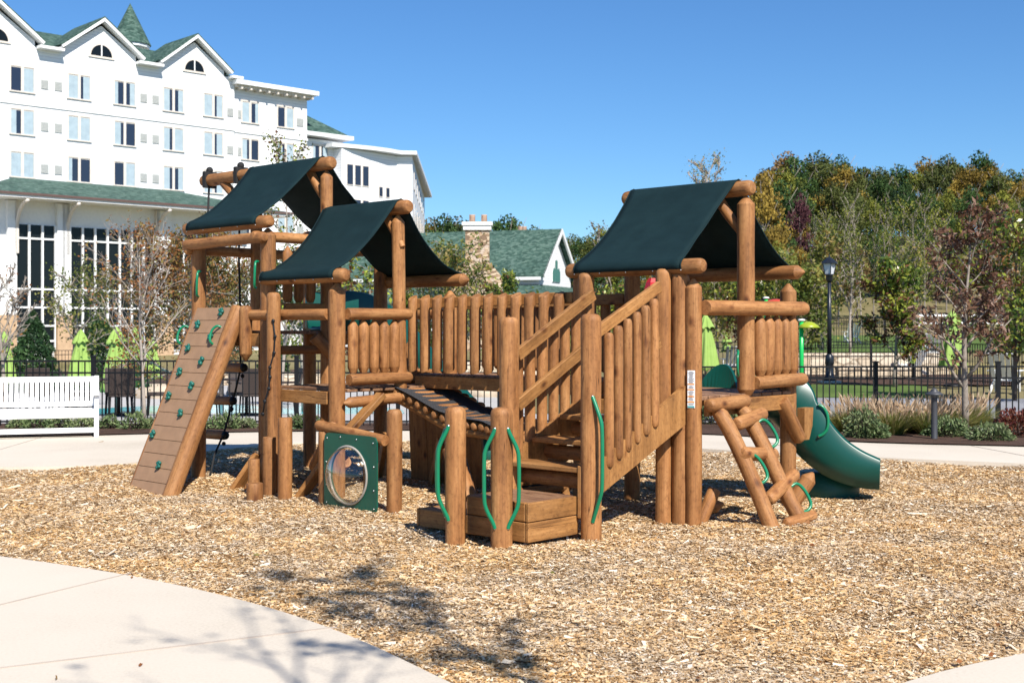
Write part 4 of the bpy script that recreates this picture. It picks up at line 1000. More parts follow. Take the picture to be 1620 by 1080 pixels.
# ------------------------------------------------------------------ VEGETATION
def grow(seed, H, r0, n1=7, n2=4, n3=3, spread=38, base=.25, limb=.45, gnarl=.12, up=.25, lean=(0, 0)):
    """returns branch polylines [(pts, radii, level)] and tip points"""
    g = random.Random(seed); out = []; tips = []
    def walk(p, d, L, r, lvl, k):
        n = 7 if lvl == 0 else 5 if lvl == 1 else 4; pts = [p.copy()]; q = p.copy(); dd = d.copy()
        for i in range(n):
            gn = gnarl*(.3 if lvl == 0 else 1); dd = (dd+Vector((g.gauss(0, gn), g.gauss(0, gn), g.gauss(0, gn)*.5+up*.12))).normalized(); q = q+dd*(L/n); pts.append(q.copy())
        e = .25 if lvl else .12
        rads = [r*(1-(1-e)*i/n) for i in range(n+1)]; out.append((pts, rads, lvl))
        if lvl == 3 or k[lvl] == 0: tips.append((pts, lvl)); return
        for c in range(k[lvl]):
            t = (base+(1-base)*(c+g.random()*.7)/k[lvl]) if lvl == 0 else .25+.7*(c+g.random()*.6)/k[lvl]
            t = min(t, .98); f = t*n; i = min(int(f), n-1); f -= i; bp = pts[i]*(1-f)+pts[i+1]*f
            ax = (pts[i+1]-pts[i]).normalized(); u, v = perp(ax); a = g.random()*6.28 if lvl else c*2.4+g.random()*.8
            s = R(spread*g.uniform(.7, 1.25)); nd = ax*math.cos(s)+(u*math.cos(a)+v*math.sin(a))*math.sin(s)
            ll = L*limb*(1.15-.6*t if lvl == 0 else .75)*g.uniform(.8, 1.2)
            walk(bp, nd, ll, max(rads[i]*.55, .003), lvl+1, k)
        tips.append((pts[-3:], lvl))
    walk(Vector((0, 0, -.05)), Vector((lean[0], lean[1], 1)).normalized(), H, r0, 0, [n1, n2, n3, 0])
    return out, tips
def limbs(name, out, mat, parent, nside=(9, 6, 4, 3), minr=.0025, lv=3):
    m = MB()
    for pts, rads, l_ in out:
        if l_ <= lv: m.tube(pts, [max(r, minr) for r in rads], nside[l_], caps=l_ < 2)
    return m.build(name, mat, parent, fix=False)
def leaf_quads(g, C_, size, asp=.5, flat=.0, jit=.35):
    N = len(C_); d = g.normal(size=(N, 3)); d[:, 2] *= (1-flat); d /= np.linalg.norm(d, axis=1)[:, None]
    t = g.normal(size=(N, 3)); s = np.cross(d, t); s /= np.linalg.norm(s, axis=1)[:, None]
    L = size*g.uniform(1-jit, 1+jit, N)[:, None]
    a = C_-d*L; b = C_+d*L*.1-s*L*asp; c = C_+d*L; e = C_+d*L*.1+s*L*asp
    return np.stack([a, b, c, e], 1).reshape(-1, 3)
def scatter_tips(g, tips, n, rad, lvmin=1):
    P_ = [(a, b) for pts, lv in tips if lv >= lvmin for a, b in zip(pts, pts[1:])]
    A = np.array([tuple(a) for a, b in P_]); B = np.array([tuple(b) for a, b in P_]); k = g.integers(0, len(P_), n); t = g.random(n)[:, None]
    return A[k]*(1-t)+B[k]*t+g.normal(size=(n, 3))*rad
def foliage(name, Cs, size, mat, parent, seed=1, asp=.5, groups=True, flat=0.):
    g = np.random.default_rng(seed); V = leaf_quads(g, Cs, size, asp, flat)
    f = np.clip(.5+.5*np.sin(Cs[:, 0]*1.7+Cs[:, 2]*1.3+seed)*np.cos(Cs[:, 1]*1.9+seed)*.6+g.normal(0, .2, len(Cs)), 0, 1) if groups else g.random(len(Cs))
    return quads_obj(name, V, f, mat, parent)
def tree(name, loc, seed, H, r0, bark, leafm, nleaf, lsize, label, group=None, lrad=.12, asp=.5, lvmin=1, cat='tree', rot=0, lv=3, **k):
    t = empty(name, (loc[0], loc[1], terrain(loc[0], loc[1])), rot, label, cat, group); out, tips = grow(seed, H, r0, **k)
    limbs('trunk', out, bark, t, lv=lv, minr=.0025 if loc[1] < 30 else .00032*loc[1])
    if nleaf:
        g = np.random.default_rng(seed); foliage('crown', scatter_tips(g, tips, nleaf, lrad, lvmin), lsize, leafm, t, seed, asp)
    return t
L_RUST = leafmat('rust_leaves', [(.25, .09, .03), (.36, .15, .05), (.30, .20, .06), (.17, .17, .04)])
L_OLIVE = leafmat('olive_leaves', [(.06, .09, .015), (.13, .16, .03), (.22, .22, .05), (.30, .21, .06)])
L_GREEN = leafmat('green_leaves', [(.03, .07, .012), (.06, .12, .02), (.11, .18, .03)])
L_MAG = leafmat('glossy_yellow_green_leaves', [(.05, .09, .015), (.10, .15, .03), (.32, .36, .05), (.10, .04, .02), (.16, .07, .035)], .25, .3)
L_BROWN = leafmat('curled_brown_leaves', [(.08, .035, .02), (.16, .075, .045), (.24, .13, .085), (.06, .03, .02), (.30, .17, .10)], .15, .5)
L_CON = leafmat('conifer_needles', [(.012, .035, .012), (.025, .06, .018), (.05, .10, .03)], .1)
L_SHRUB = leafmat('shrub_leaves', [(.05, .09, .03), (.11, .16, .06), (.22, .26, .12)], .15)
L_RED = leafmat('red_shrub_leaves', [(.10, .02, .02), (.2, .05, .03), (.09, .05, .02)], .2)
L_PLUME = leafmat('tan_grass_plumes', [(.56, .40, .25), (.70, .53, .36), (.80, .66, .48)], .45, .8)
L_BLADE = leafmat('grass_blades', [(.13, .17, .03), (.22, .24, .06), (.38, .30, .12)], .3)

# near trees -------------------------------------------------
tree('bare_tree', (gpt(229, 22.9), 22.9), 11, 3.1, .04, BARKP, L_RUST, 420, .035, 'leafless pale-barked young tree just behind the climbing wall, in front of the lime umbrellas', n1=15, n2=7, n3=4, spread=34, base=.28, limb=.52, up=.5, lrad=.05)
tree('autumn_tree', (gpt(292, 33), 33), 23, 4.1, .10, BARK, L_RUST, 17000, .045, 'large rust and olive autumn tree between the hotel glazing and the climbing wall', n1=14, n2=7, n3=5, spread=48, base=.2, limb=.58, lrad=.16, up=.25)
tree('autumn_tree', (gpt(112, 40), 40), 31, 3.9, .09, BARK, L_OLIVE, 1700, .055, 'small olive and yellow tree before the tall hotel windows, right of the dark conifer', n1=10, n2=6, n3=4, spread=42, base=.4, limb=.42, lrad=.15)
tree('bare_tree', (gpt(8, 36), 36), 37, 3.8, .08, BARK, L_RUST, 300, .05, 'leafless twiggy tree at the left edge of the photo beside the hotel', n1=12, n2=7, n3=5, spread=36, base=.25, limb=.45, lrad=.06)
tree('autumn_tree', (gpt(350, 45), 45), 41, 4.0, .09, BARK, L_RUST, 7500, .06, 'reddish autumn tree seen between the climbing wall and the tallest tower', n1=11, n2=7, n3=4, spread=40, base=.2, limb=.45, lrad=.2)
tree('slim_tree', (gpt(443, 30), 30), 43, 6.3, .05, BARKP, L_MAG, 1500, .048, 'slim upright tree whose leafy top rises above the tallest cloth roof', n1=14, n2=5, n3=3, spread=30, base=.2, limb=.26, lrad=.10)
tree('broadleaf_tree', (gpt(587, 27), 27), 47, 3.2, .05, BARK, L_MAG, 1100, .07, 'young magnolia with yellow leaves seen under the middle cloth roof', n1=12, n2=5, n3=3, spread=45, base=.25, limb=.4, lrad=.07)
tree('broadleaf_tree', (gpt(480, 38), 38), 48, 4.6, .06, BARK, L_OLIVE, 3500, .07, 'olive tree behind the two log towers, left of the lodge', n1=12, n2=5, n3=3, spread=45, base=.25, limb=.4, lrad=.15)
tree('autumn_tree', (gpt(722, 40), 40), 53, 4.5, .07, BARK, L_OLIVE, 5500, .062, 'rounded green-gold tree in front of the lodge chimney', n1=11, n2=7, n3=4, spread=44, base=.2, limb=.50, lrad=.16)
tree('broadleaf_tree', (gpt(801, 36), 36), 59, 3.6, .05, BARKD, L_MAG, 2600, .065, 'small dark magnolia standing before the lodge roof, above the bridge railing', n1=12, n2=5, n3=3, spread=40, base=.3, limb=.38, lrad=.10)
for i, (px, Y, H, sd_, lab) in enumerate(((660, 44, 4.0, 61, 'green bush-like tree behind the left end of the bridge railing'), (905, 46, 3.6, 67, 'yellow-green young tree seen past the upper stair post'), (975, 48, 3.9, 71, 'leafy young tree seen through the stair railing'), (1135, 50, 4.3, 73, 'reddish-green tree behind the nearest lime umbrella'), (1190, 44, 3.9, 79, 'yellow-green tree behind the right tower rail'), (1262, 42, 4.2, 83, 'bushy green tree left of the black lamp post'), (1075, 52, 4.0, 89, 'dull olive tree behind the triple entry posts'))):
    tree('young_tree', (gpt(px, Y), Y), sd_, H*.8, .06, BARK, L_OLIVE if i % 2 else L_MAG, 4800, .075, lab, 'young trees planted beyond the pool', n1=12, n2=6, n3=4, spread=44, base=.12, limb=.48, lrad=.18)
tree('magnolia_tree', (gpt(1416, 37), 37), 97, 3.35, .07, BARK, L_MAG, 3800, .085, 'magnolia with glossy yellow-green leaves between the lamp post and the lime umbrella', n1=15, n2=6, n3=3, spread=50, base=.22, limb=.36, lrad=.10, asp=.42)
tree('withered_tree', (gpt(1528, 20.2), 20.2), 101, 3.35, .062, BARK, L_BROWN, 2300, .06, 'tree with curled dark brown leaves in the mulch bed right of the bollard light', n1=17, n2=6, n3=3, spread=48, base=.22, limb=.36, lrad=.05, asp=.3, gnarl=.16, up=.5)
tree('yellow_tree', (gpt(1605, 30), 30), 103, 3.6, .06, BARKD, L_MAG, 5200, .07, 'yellow-green bushy tree at the right edge of the photo behind the fence', n1=13, n2=6, n3=4, spread=48, base=.08, limb=.5, lrad=.14)
tree('bare_tree', (gpt(1345, 56), 56), 107, 4.4, .07, BARKP, L_OLIVE, 700, .07, 'white-barked bare tree standing right of the lamp post', n1=14, n2=6, n3=4, spread=30, base=.3, limb=.32, lrad=.15)
tree('bare_tree', (gpt(1452, 62), 62), 109, 4.6, .08, BARK, L_OLIVE, 1000, .08, 'bare grey tree behind the magnolia and umbrella', n1=14, n2=6, n3=4, spread=30, base=.3, limb=.32, lrad=.2)
tree('bare_tree', (gpt(1565, 48), 48), 113, 4.3, .07, BARK, L_RUST, 900, .07, 'bare twiggy tree behind the withered brown tree', n1=16, n2=7, n3=4, spread=36, base=.2, limb=.36, lrad=.2)
tree('bare_tree', (gpt(1300, 58), 58), 117, 4.6, .07, BARK, L_OLIVE, 2200, .09, 'thin half-bare tree left of the lamp post top', n1=14, n2=6, n3=4, spread=32, base=.2, limb=.34, lrad=.25)
# trees behind the photographer that throw the foreground shadows
def offtree(x, y, seed, H, nl, lab, **k): return tree('bare_tree', (x, y), seed, H, .07, BARK, L_OLIVE, nl, .045, lab, **k)
offtree(2.45, .5, 127, 8.2, 1250, 'young leafy tree outside the frame to the right, casting its shadow on the chips', n1=11, n2=6, n3=4, spread=38, base=.66, limb=.20, lrad=.06)
offtree(1.7, .3, 131, 7.2, 40, 'bare branched tree outside the frame, casting its shadow on the concrete path', n1=9, n2=5, n3=3, spread=34, base=.62, limb=.30, lrad=.06)

# conifers -------------------------------------------------
def conifer(px, Y, H, rad, label, seed):
    x = gpt(px, Y); t = empty('conifer', (x, Y, terrain(x, Y)), 0, label, 'conifer', 'clipped conifers by the hotel'); g = np.random.default_rng(seed)
    N = 9000; h = g.random(N)**1.3; a = g.uniform(0, 6.283, N); lob = 1+.16*np.sin(a*5+h*9)+.1*np.sin(h*40); rr = rad*(1-h)**.75*lob*g.uniform(.72, 1.03, N)
    Cs = np.stack([rr*np.cos(a), rr*np.sin(a), .1+h*(H-.1)], 1)
    foliage('crown', Cs, .085, L_CON, t, seed, .35); MB().tube([(0, 0, -.1), (0, 0, H*.8)], [.08, .02], 7).build('trunk', BARKD, t)
conifer(52, 50, 3.2, 1.15, 'dense dark green conifer in front of the hotel windows at the far left', 1)
conifer(158, 52, 3.3, 1.1, 'dark conifer partly hidden behind the pair of lime umbrellas', 2)
conifer(432, 64, 3.0, .8, 'dark conifer glimpsed between the two log towers', 3)

# forest -------------------------------------------------
FCOL = {'dark green': [(0.010, 0.029, 0.008), (0.026, 0.062, 0.014), (0.054, 0.102, 0.024)], 'olive': [(0.026, 0.038, 0.010), (0.062, 0.082, 0.018), (0.114, 0.130, 0.029)],
        'yellow-green': [(0.048, 0.066, 0.010), (0.120, 0.144, 0.019), (0.228, 0.228, 0.032)], 'golden': [(.085, .058, .010), (.19, .125, .020), (.30, .205, .035)],
        'rust-brown': [(0.066, 0.036, 0.013), (0.132, 0.077, 0.029), (0.216, 0.138, 0.054)], 'purple-red': [(0.042, 0.012, 0.017), (0.090, 0.026, 0.036), (0.138, 0.050, 0.058)]}
FM = {k: leafmat('forest_'+k.replace('-', '_').replace(' ', '_')+'_leaves', v, .12, .8) for k, v in FCOL.items()}
CROWNS = []
for s_ in range(6):
    g = np.random.default_rng(200+s_); K = 34; Hc = 1.0
    bc = []; 
    for k in range(K):
        h = g.random(); a = g.uniform(0, 6.283); rmax = .36*math.sin(math.pi*min(1, .12+.88*h)**.75+.1)+.05
        r_ = rmax*math.sqrt(g.random()); bc.append((r_*math.cos(a), r_*math.sin(a), .30+.66*h, g.uniform(.06, .125)))
    bc = np.array(bc); N = 5200; k = g.integers(0, K, N); d = g.normal(size=(N, 3)); d /= np.linalg.norm(d, axis=1)[:, None]
    Cs = bc[k, :3]+d*(bc[k, 3]*g.uniform(.55, 1.08, N))[:, None]*np.array([1, 1, .8])
    V = leaf_quads(g, Cs, .0155, .6); tone = np.repeat(0, 0)
    f = np.clip(.35+.9*(bc[k, 3]*0+g.random(K)[k]-.5)+g.normal(0, .16, N)+.25, 0, 1)
    CROWNS.append((V, f))
CM = []
def crown_obj(i, mat, parent):
    if len(CM) <= i:
        o = quads_obj('crown', CROWNS[i][0], CROWNS[i][1], mat); CM.append(o.data)
        o.parent = parent
    else:
        o = bpy.data.objects.new('crown', CM[i]); COL.objects.link(o); o.parent = parent
    o.material_slots[0].link = 'OBJECT'; o.material_slots[0].material = mat; return o
tm = MB(); tm.tube([(0, 0, -.05), (.01, 0, .3), (-.005, .01, .6), (0, 0, .9)], [.018, .014, .009, .003], 6)
for q in range(7):
    a = q*2.4; h = .35+.07*q; tm.tube([(0, 0, h), (.12*math.cos(a), .12*math.sin(a), h+.14), (.2*math.cos(a), .2*math.sin(a), h+.26)], [.007, .004, .002], 4)
TRK = tm.build('trunk', BARK); TRKM = TRK.data; bpy.data.objects.remove(TRK)
fr_ = random.Random(5)
def forest_tree(px, Y, top_y, kind, label, group, H=None, wd=1.):
    x = gpt(px, Y); z0 = terrain(x, Y); ztop = EYE+(520-top_y)/2000*Y
    h = max(5., ztop-z0) if H is None else H
    t = empty('forest_tree', (x, Y, z0), fr_.random()*6.28, label, 'tree', group); wf_ = wd*fr_.uniform(.85, 1.15)
    hh = max(min(h, 17), 5); t.scale = (hh*wf_, hh*wf_, h)
    crown_obj(fr_.randrange(6), FM[kind], t)
    o = bpy.data.objects.new('trunk', TRKM); COL.objects.link(o); o.parent = t
    return t
prof = [(1185, 300), (1200, 268), (1240, 246), (1290, 246), (1340, 250), (1370, 262), (1400, 265), (1440, 262), (1470, 248), (1520, 250), (1560, 246), (1600, 262), (1650, 275), (1720, 280), (1900, 290)]
rows = [(190, 24, 0, .95), (165, 22, 10, .9), (142, 20, 45, .85), (122, 19, 95, .8), (106, 17, 140, .75)]
kinds = ['dark green', 'dark green', 'olive', 'yellow-green', 'golden', 'rust-brown', 'olive']
names = {'dark green': 'dark green broadleaf tree', 'olive': 'dull olive broadleaf tree', 'yellow-green': 'bright yellow-green tree', 'golden': 'golden autumn tree', 'rust-brown': 'rust-brown autumn tree'}
where = ['on the crest of the wooded hill', 'just below the crest of the wooded hill', 'half way up the wooded hill', 'low on the wooded hill', 'at the foot of the wooded hill']
for ri, (Y, n, dy, wd) in enumerate(rows):
    for i in range(n):
        px = 1195+(1860-1195)*(i+fr_.uniform(.1, .9))/n; ty = interp(prof, px)+dy+fr_.uniform(-4, 16)
        kd = fr_.choice(kinds)
        if ri >= 3: kd = fr_.choice(['dark green', 'olive', 'rust-brown', 'dark green', 'yellow-green'])
        if px < 1290: kd = fr_.choice(['golden', 'rust-brown', 'yellow-green', 'dark green'])
        forest_tree(px, Y+fr_.uniform(-7, 7), ty, kd, names[kd]+' '+where[ri], 'broadleaf trees of the wooded hill', wd=wd)
forest_tree(1266, 118, 312, 'purple-red', 'single purple-red tree on the left flank of the wooded hill', 'broadleaf trees of the wooded hill', wd=.55)
forest_tree(1205, 112, 280, 'golden', 'tall golden tree at the left edge of the wooded hill', 'broadleaf trees of the wooded hill', wd=.6)
forest_tree(1228, 100, 385, 'yellow-green', 'low yellow-green tree at the left foot of the wooded hill', 'broadleaf trees of the wooded hill', wd=.8)
for px, Y, ty, kd in ((684, 190, 352, 'golden'), (700, 170, 345, 'dark green'), (718, 175, 350, 'olive'), (735, 180, 357, 'dark green'), (785, 175, 350, 'dark green'), (800, 170, 345, 'dark green'), (812, 180, 350, 'olive'), (845, 190, 362, 'olive'), (660, 180, 350, 'olive'),
                     (893, 175, 380, 'dark green'), (908, 165, 374, 'olive'), (922, 160, 378, 'dark green'), (938, 150, 372, 'olive'), (955, 150, 362, 'yellow-green'), (972, 140, 352, 'olive'), (915, 120, 415, 'olive'), (940, 110, 420, 'dark green'), (965, 120, 415, 'yellow-green'), (985, 130, 380, 'olive'), (1005, 115, 410, 'olive'), (1030, 120, 415, 'golden'), (1060, 125, 410, 'dark green'), (1090, 118, 415, 'olive'), (1120, 110, 425, 'rust-brown'), (1150, 115, 420, 'olive'), (1175, 110, 400, 'yellow-green'), (1100, 150, 380, 'olive'), (1050, 150, 390, 'olive'), (1140, 150, 370, 'olive'), (640, 160, 400, 'olive'), (560, 150, 410, 'dark green'), (600, 150, 400, 'olive')):
    forest_tree(px, Y, ty, kd, names[kd]+(' behind the lodge' if px < 880 else ' between lodge and right tower'), 'distant trees behind the lodge', wd=.8)
# pale slender trees on the slope
sb = []
for v in range(3):
    out, tips = grow(300+v, 1., .0065, n1=16, n2=5, n3=3, spread=32, base=.35, limb=.22, up=.4, gnarl=.08)
    g = np.random.default_rng(v); t = empty('slender_tree', (0, 0, 0)); limbs('trunk', out, BARKP if v == 1 else BARK, t, nside=(6, 4, 3, 3), minr=.0008); foliage('crown', scatter_tips(g, tips, 800, .02), .0085, FM['yellow-green' if v != 1 else 'olive'], t, v); sb.append(t)
i = 0
for px, Y, ty in ((1308, 96, 330), (1326, 92, 318), (1346, 88, 325), (1363, 90, 312), (1382, 94, 330), (1398, 86, 322), (1412, 92, 335), (1428, 95, 318), (1446, 88, 330), (1462, 93, 308), (1480, 90, 330), (1497, 94, 340), (1290, 98, 345), (1550, 92, 330), (1575, 96, 340), (1600, 90, 335), (1615, 97, 320)):
    x = gpt(px, Y); z0 = terrain(x, Y); h = EYE+(520-ty)/2000*Y-z0
    side = 'between lamp post and magnolia' if px < 1400 else 'behind the withered tree'
    if i < 3: t = sb[i]
    else: t = copy_tree(sb[fr_.randrange(3)])
    t.location = (x, Y, z0); t.scale = (h, h, h); t.rotation_euler = (0, 0, fr_.random()*6.28)
    tag(t, 'slender pale tree on the slope '+side, 'tree', 'slender pale trees below the wood'); i += 1
# lacy bare tree above the right cloth roof, and another by the lodge
tree('bare_tree', (gpt(1146, 118), 118), 401, 13.2, .2, BARKP, L_OLIVE, 1500, .10, 'tall lacy bare tree rising behind the right cloth roof', n1=16, n2=8, n3=5, spread=36, base=.4, limb=.36, lrad=.35)
tree('bare_tree', (gpt(972, 118), 118), 403, 9.2, .09, BARK, L_OLIVE, 300, .12, 'thin leafless tree rising beside the lodge gable', n1=12, n2=6, n3=4, spread=28, base=.35, limb=.28, lrad=.3)

# shrubs and grasses in the mulch bed -------------------------
def shrub(px, Y, rad, h, mat, label, seed, n=1500, ls=.032, group='low shrubs in the mulch bed'):
    x = gpt(px, Y); t = empty('shrub', (x, Y, .04), 0, label, 'shrub', group); g = np.random.default_rng(seed)
    d = g.normal(size=(n, 3)); d[:, 2] = np.abs(d[:, 2]); d /= np.linalg.norm(d, axis=1)[:, None]; lump = 1+.18*np.sin(d[:, 0]*7+seed)*np.cos(d[:, 1]*6)
    Cs = d*(g.uniform(.45, 1, n)**.5*lump)[:, None]*np.array([rad, rad, h]); foliage('foliage', Cs, ls, mat, t, seed, .38)
    m = MB()
    for k in range(9): a = k*.7; m.tube([(0, 0, -.03), (rad*.4*math.cos(a), rad*.4*math.sin(a), h*.5), (rad*.7*math.cos(a), rad*.7*math.sin(a), h*.8)], [.012, .007, .003], 4)
    m.build('stems', BARKD, t)
shrub(1366, 19.3, .30, .46, L_SHRUB, 'upright grey-green shrub left of the tan grasses', 1); shrub(1385, 19.2, .22, .26, L_SHRUB, 'small low shrub at the foot of the upright grey-green one', 2, 800)
shrub(1498, 19.6, .36, .30, L_SHRUB, 'low silvery shrub just right of the bollard light', 3); shrub(1567, 18.9, .34, .26, L_SHRUB, 'rounded low shrub right of the withered tree trunk', 4)
shrub(1612, 19.6, .42, .42, L_RED, 'dark red shrub at the right edge of the mulch bed', 5, 1800); shrub(1125, 22.2, .35, .36, L_SHRUB, 'leafy shrub seen under the right deck behind the sign post', 6); shrub(1165, 21.8, .3, .28, L_SHRUB, 'small shrub seen behind the log ladder', 7)
for i, px in enumerate((30, 58, 96, 130, 172, 215, 236, 345, 362, 385, 470, 488)):
    shrub(px, 21.15-.1*(i % 3), .20+.05*(i % 2), .18+.10*((i*7) % 3)/2, L_SHRUB, ('tiny green shrub behind the white bench' if px < 150 else 'small green shrub at the fence foot, left of the climbing wall' if px < 250 else 'small green shrub at the fence foot behind the log towers'), 20+i, 500, .03)
def grass_clump(px, Y, label, seed, h=.62):
    x = gpt(px, Y); t = empty('grass_clump', (x, Y, .04), 0, label, 'ornamental grass', 'plumed grasses along the right fence'); g = np.random.default_rng(seed)
    def blades(n, h0, h1, w_, spread, droop):
        a = g.uniform(0, 6.283, n); r0 = g.uniform(0, .16, n); hh = g.uniform(h0, h1, n)*h; sp = g.uniform(.05, spread, n)
        b = np.stack([r0*np.cos(a), r0*np.sin(a), np.zeros(n)], 1); e = b+np.stack([sp*np.cos(a), sp*np.sin(a), hh], 1)
        s = np.stack([-np.sin(a+g.normal(0, .8, n)), np.cos(a), np.zeros(n)], 1)*w_
        return b, e, s
    b, e, s = blades(900, .35, .85, .006, .42, 0); mid = (b+e)/2+np.array([0, 0, .04]); V = np.stack([b-s, b+s, mid+s*.8, mid-s*.8], 1).reshape(-1, 3); V2 = np.stack([mid-s*.8, mid+s*.8, e+s*.1, e-s*.1], 1).reshape(-1, 3)
    quads_obj('blades', np.concatenate([V, V2]), g.random(1800), L_BLADE, t)
    b, e, s = blades(62, .75, 1.15, .004, .40, 0); V = [np.stack([b-s*.5, b+s*.5, e+s*.4, e-s*.4], 1).reshape(-1, 3)]
    d = (e-b); d /= np.linalg.norm(d, axis=1)[:, None]
    for k in range(3):
        s3 = np.cross(d, g.normal(size=d.shape)); s3 /= np.linalg.norm(s3, axis=1)[:, None]; V.append(np.stack([e-d*.10, e-d*.02-s3*.013, e+d*.07, e-d*.02+s3*.013], 1).reshape(-1, 3))
    V = np.concatenate(V); quads_obj('plumes', V, g.random(len(V)//4), L_PLUME, t)
for i, (px, Y) in enumerate(((1338, 20.4), (1352, 20.9), (1375, 20.6), (1396, 20.2), (1412, 19.8), (1425, 20.7), (1452, 20.4), (1466, 19.9), (1486, 20.9), (1506, 20.3), (1522, 20.8), (1540, 21.2))):
    grass_clump(px, Y, 'tan plumed grass clump '+('left of the bollard light' if px < 1470 else 'right of the bollard light')+'', 50+i, .40+.10*(i % 3)/2)

# ------------------------------------------------------------------ FENCES
def fence(name, x0, y0, x1, y1, h, bays, label, zoff=0, pick=.11, group='black metal picket fences', posts=True, pr=.009):
    p0, p1 = Vector((x0, y0, 0)), Vector((x1, y1, 0)); L = (p1-p0).length; an = math.atan2(y1-y0, x1-x0)
    t = empty(name, (x0, y0, terrain(x0, y0)+zoff), an, label, 'fence', group); dz = terrain(x1, y1)-terrain(x0, y0); bl = L/bays
    for i in range(bays+1):
        z = dz*i/bays; m = MB().box(bl*i-.035, bl*i+.035, -.035, .035, z-.1, z+h+.05); m.box(bl*i-.045, bl*i+.045, -.045, .045, z+h+.052, z+h+.075); m.build('post', BLACK, t)
    for i in range(bays):
        m = MB(); a, b = bl*i+.037, bl*(i+1)-.037; za, zb = dz*i/bays, dz*(i+1)/bays
        for z in (h-.02, h-.22, .12): m.bar((a, 0, za+z), (b, 0, zb+z), .028, .03)
        n_ = int((b-a)/pick)
        for k in range(1, n_): x = a+(b-a)*k/n_; zz_ = za+(zb-za)*k/n_; m.box(x-pr, x+pr, -.0175, -.0145, zz_+.05, zz_+h-.0) if False else m.box(x-pr, x+pr, -pr, pr, zz_+.05, zz_+h-.036)
        m.build('picket_panel', BLACK, t)
fence('picket_fence', -10.6, 21.55, gpt(790, 21.6), 21.6, 1.17, 6, 'black metal picket fence behind the white bench and the log towers')
fence('picket_fence', gpt(790, 21.62), 21.64, gpt(1960, 22.4), 22.4, 1.06, 6, 'black metal picket fence behind the tan grasses and bollard light')
fence('picket_fence', gpt(1110, 42), 42, gpt(1445, 42), 42, 1.3, 5, 'farther black picket fence before the low stone wall, around the lamp post', pick=.13)
fence('picket_fence', gpt(1445, 42), 42.05, gpt(1700, 34), 34, 1.25, 3, 'farther black picket fence behind the withered brown tree', pick=.13)
fence('picket_fence', gpt(0, 58), 58, gpt(120, 60), 60, 1.5, 3, 'distant black picket fence in front of the hotel doors', pick=.14)
fence('picket_fence', gpt(1240, 60), 60, gpt(1400, 62), 62, 1.4, 3, 'distant black picket fence on the slope behind the lamp post', pick=.14)

# ------------------------------------------------------------------ surfaces beyond the fence
def patch(name, pts, off, mat, step=1.2):
    """flat-shaded draped polygon"""
    bm = bmesh.new(); vs = [bm.verts.new((x, y, 0)) for x, y in pts]; bm.faces.new(vs)
    xs_ = [p[0] for p in pts]; ys_ = [p[1] for p in pts]
    k = min(xs_)
    for lo, hi, ax in ((min(xs_), max(xs_), 0), (min(ys_), max(ys_), 1)):
        v = lo+step
        while v < hi:
            co_ = [0, 0, 0]; no = [0, 0, 0]; co_[ax] = v; no[ax] = 1
            bmesh.ops.bisect_plane(bm, geom=bm.verts[:]+bm.edges[:]+bm.faces[:], plane_co=co_, plane_no=no); v += step
    for v in bm.verts: v.co.z = terrain(v.co.x, v.co.y)+off
    me = bpy.data.meshes.new(name); bm.to_mesh(me); bm.free(); me.materials.append(mat); o = bpy.data.objects.new(name, me); COL.objects.link(o); tag(o, kind='structure'); return o
patch('pool_deck', [(-24, 22.4), (4.5, 22.7), (5.5, 40), (3, 62), (-10, 66), (-24, 60)], .0, DECKC)
def blob(cx, cy, rx, ry, n=28, ph=0): return [(cx+rx*math.cos(2*math.pi*i/n)*(1+.12*math.sin(6*math.pi*i/n+ph)), cy+ry*math.sin(2*math.pi*i/n)*(1+.12*math.cos(4*math.pi*i/n+ph))) for i in range(n)]
patch('pool_water', blob(-8.3, 35.5, 4.9, 7.2), .012, WATER); patch('pool_water', blob(-.6, 32, 2.2, 5.5, ph=1), .012, WATER)
patch('drive', [(gpt(1100, 24), 23.6), (gpt(1800, 24), 23.6), (gpt(1800, 31), 30.5), (gpt(1100, 31), 31.5)], .0, ASPH)
patch('lawn', [(gpt(1235, 31), 31.55), (gpt(1475, 31), 31.2), (gpt(1468, 38), 38), (gpt(1235, 38), 39)], .0, LAWN)
patch('mulch_bed', [(gpt(1235, 39), 39.1), (gpt(1600, 39), 38.2), (gpt(1600, 47), 47.2), (gpt(1235, 47), 47.2)], .0, MULCH)
patch('lawn', [(gpt(1180, 56), 56), (gpt(1640, 56), 56), (gpt(1620, 78), 78), (gpt(1180, 76), 76)], .0, LAWN, 2.)
patch('mulch_bed', [(gpt(-60, 56), 62), (gpt(520, 56), 56), (gpt(520, 75), 75), (gpt(-60, 72), 72)], .02, MULCH, 2.)
# stone walls and boulders
def low_wall(name, x0, y0, x1, y1, h, label, th=.4, mat=PALEST):
    t = empty(name, (x0, y0, terrain(x0, y0)), math.atan2(y1-y0, x1-x0), label, 'wall'); L = math.hypot(x1-x0, y1-y0)
    MB().box(0, L, -th/2, th/2, -.8, h).build('blocks', mat, t); MB().box(-.03, L+.03, -th/2-.05, th/2+.05, h+.003, h+.09).build('capstone', mat, t)
low_wall('stone_wall', gpt(1205, 47.7), 47.7, gpt(1500, 47.7), 47.7, .62, 'long low pale stone retaining wall behind the farther fence')
low_wall('stone_wall', gpt(1325, 44), 44, gpt(1455, 44), 44, .28, 'short front stone edging in front of the long retaining wall')
low_wall('stone_wall', gpt(350, 56), 56, gpt(520, 56), 56, .5, 'low stone wall beyond the pool, seen between the log towers')
low_wall('stone_wall', gpt(735, 50), 50, gpt(900, 50), 50, 1.1, 'pale stone wall seen through the bridge railing')
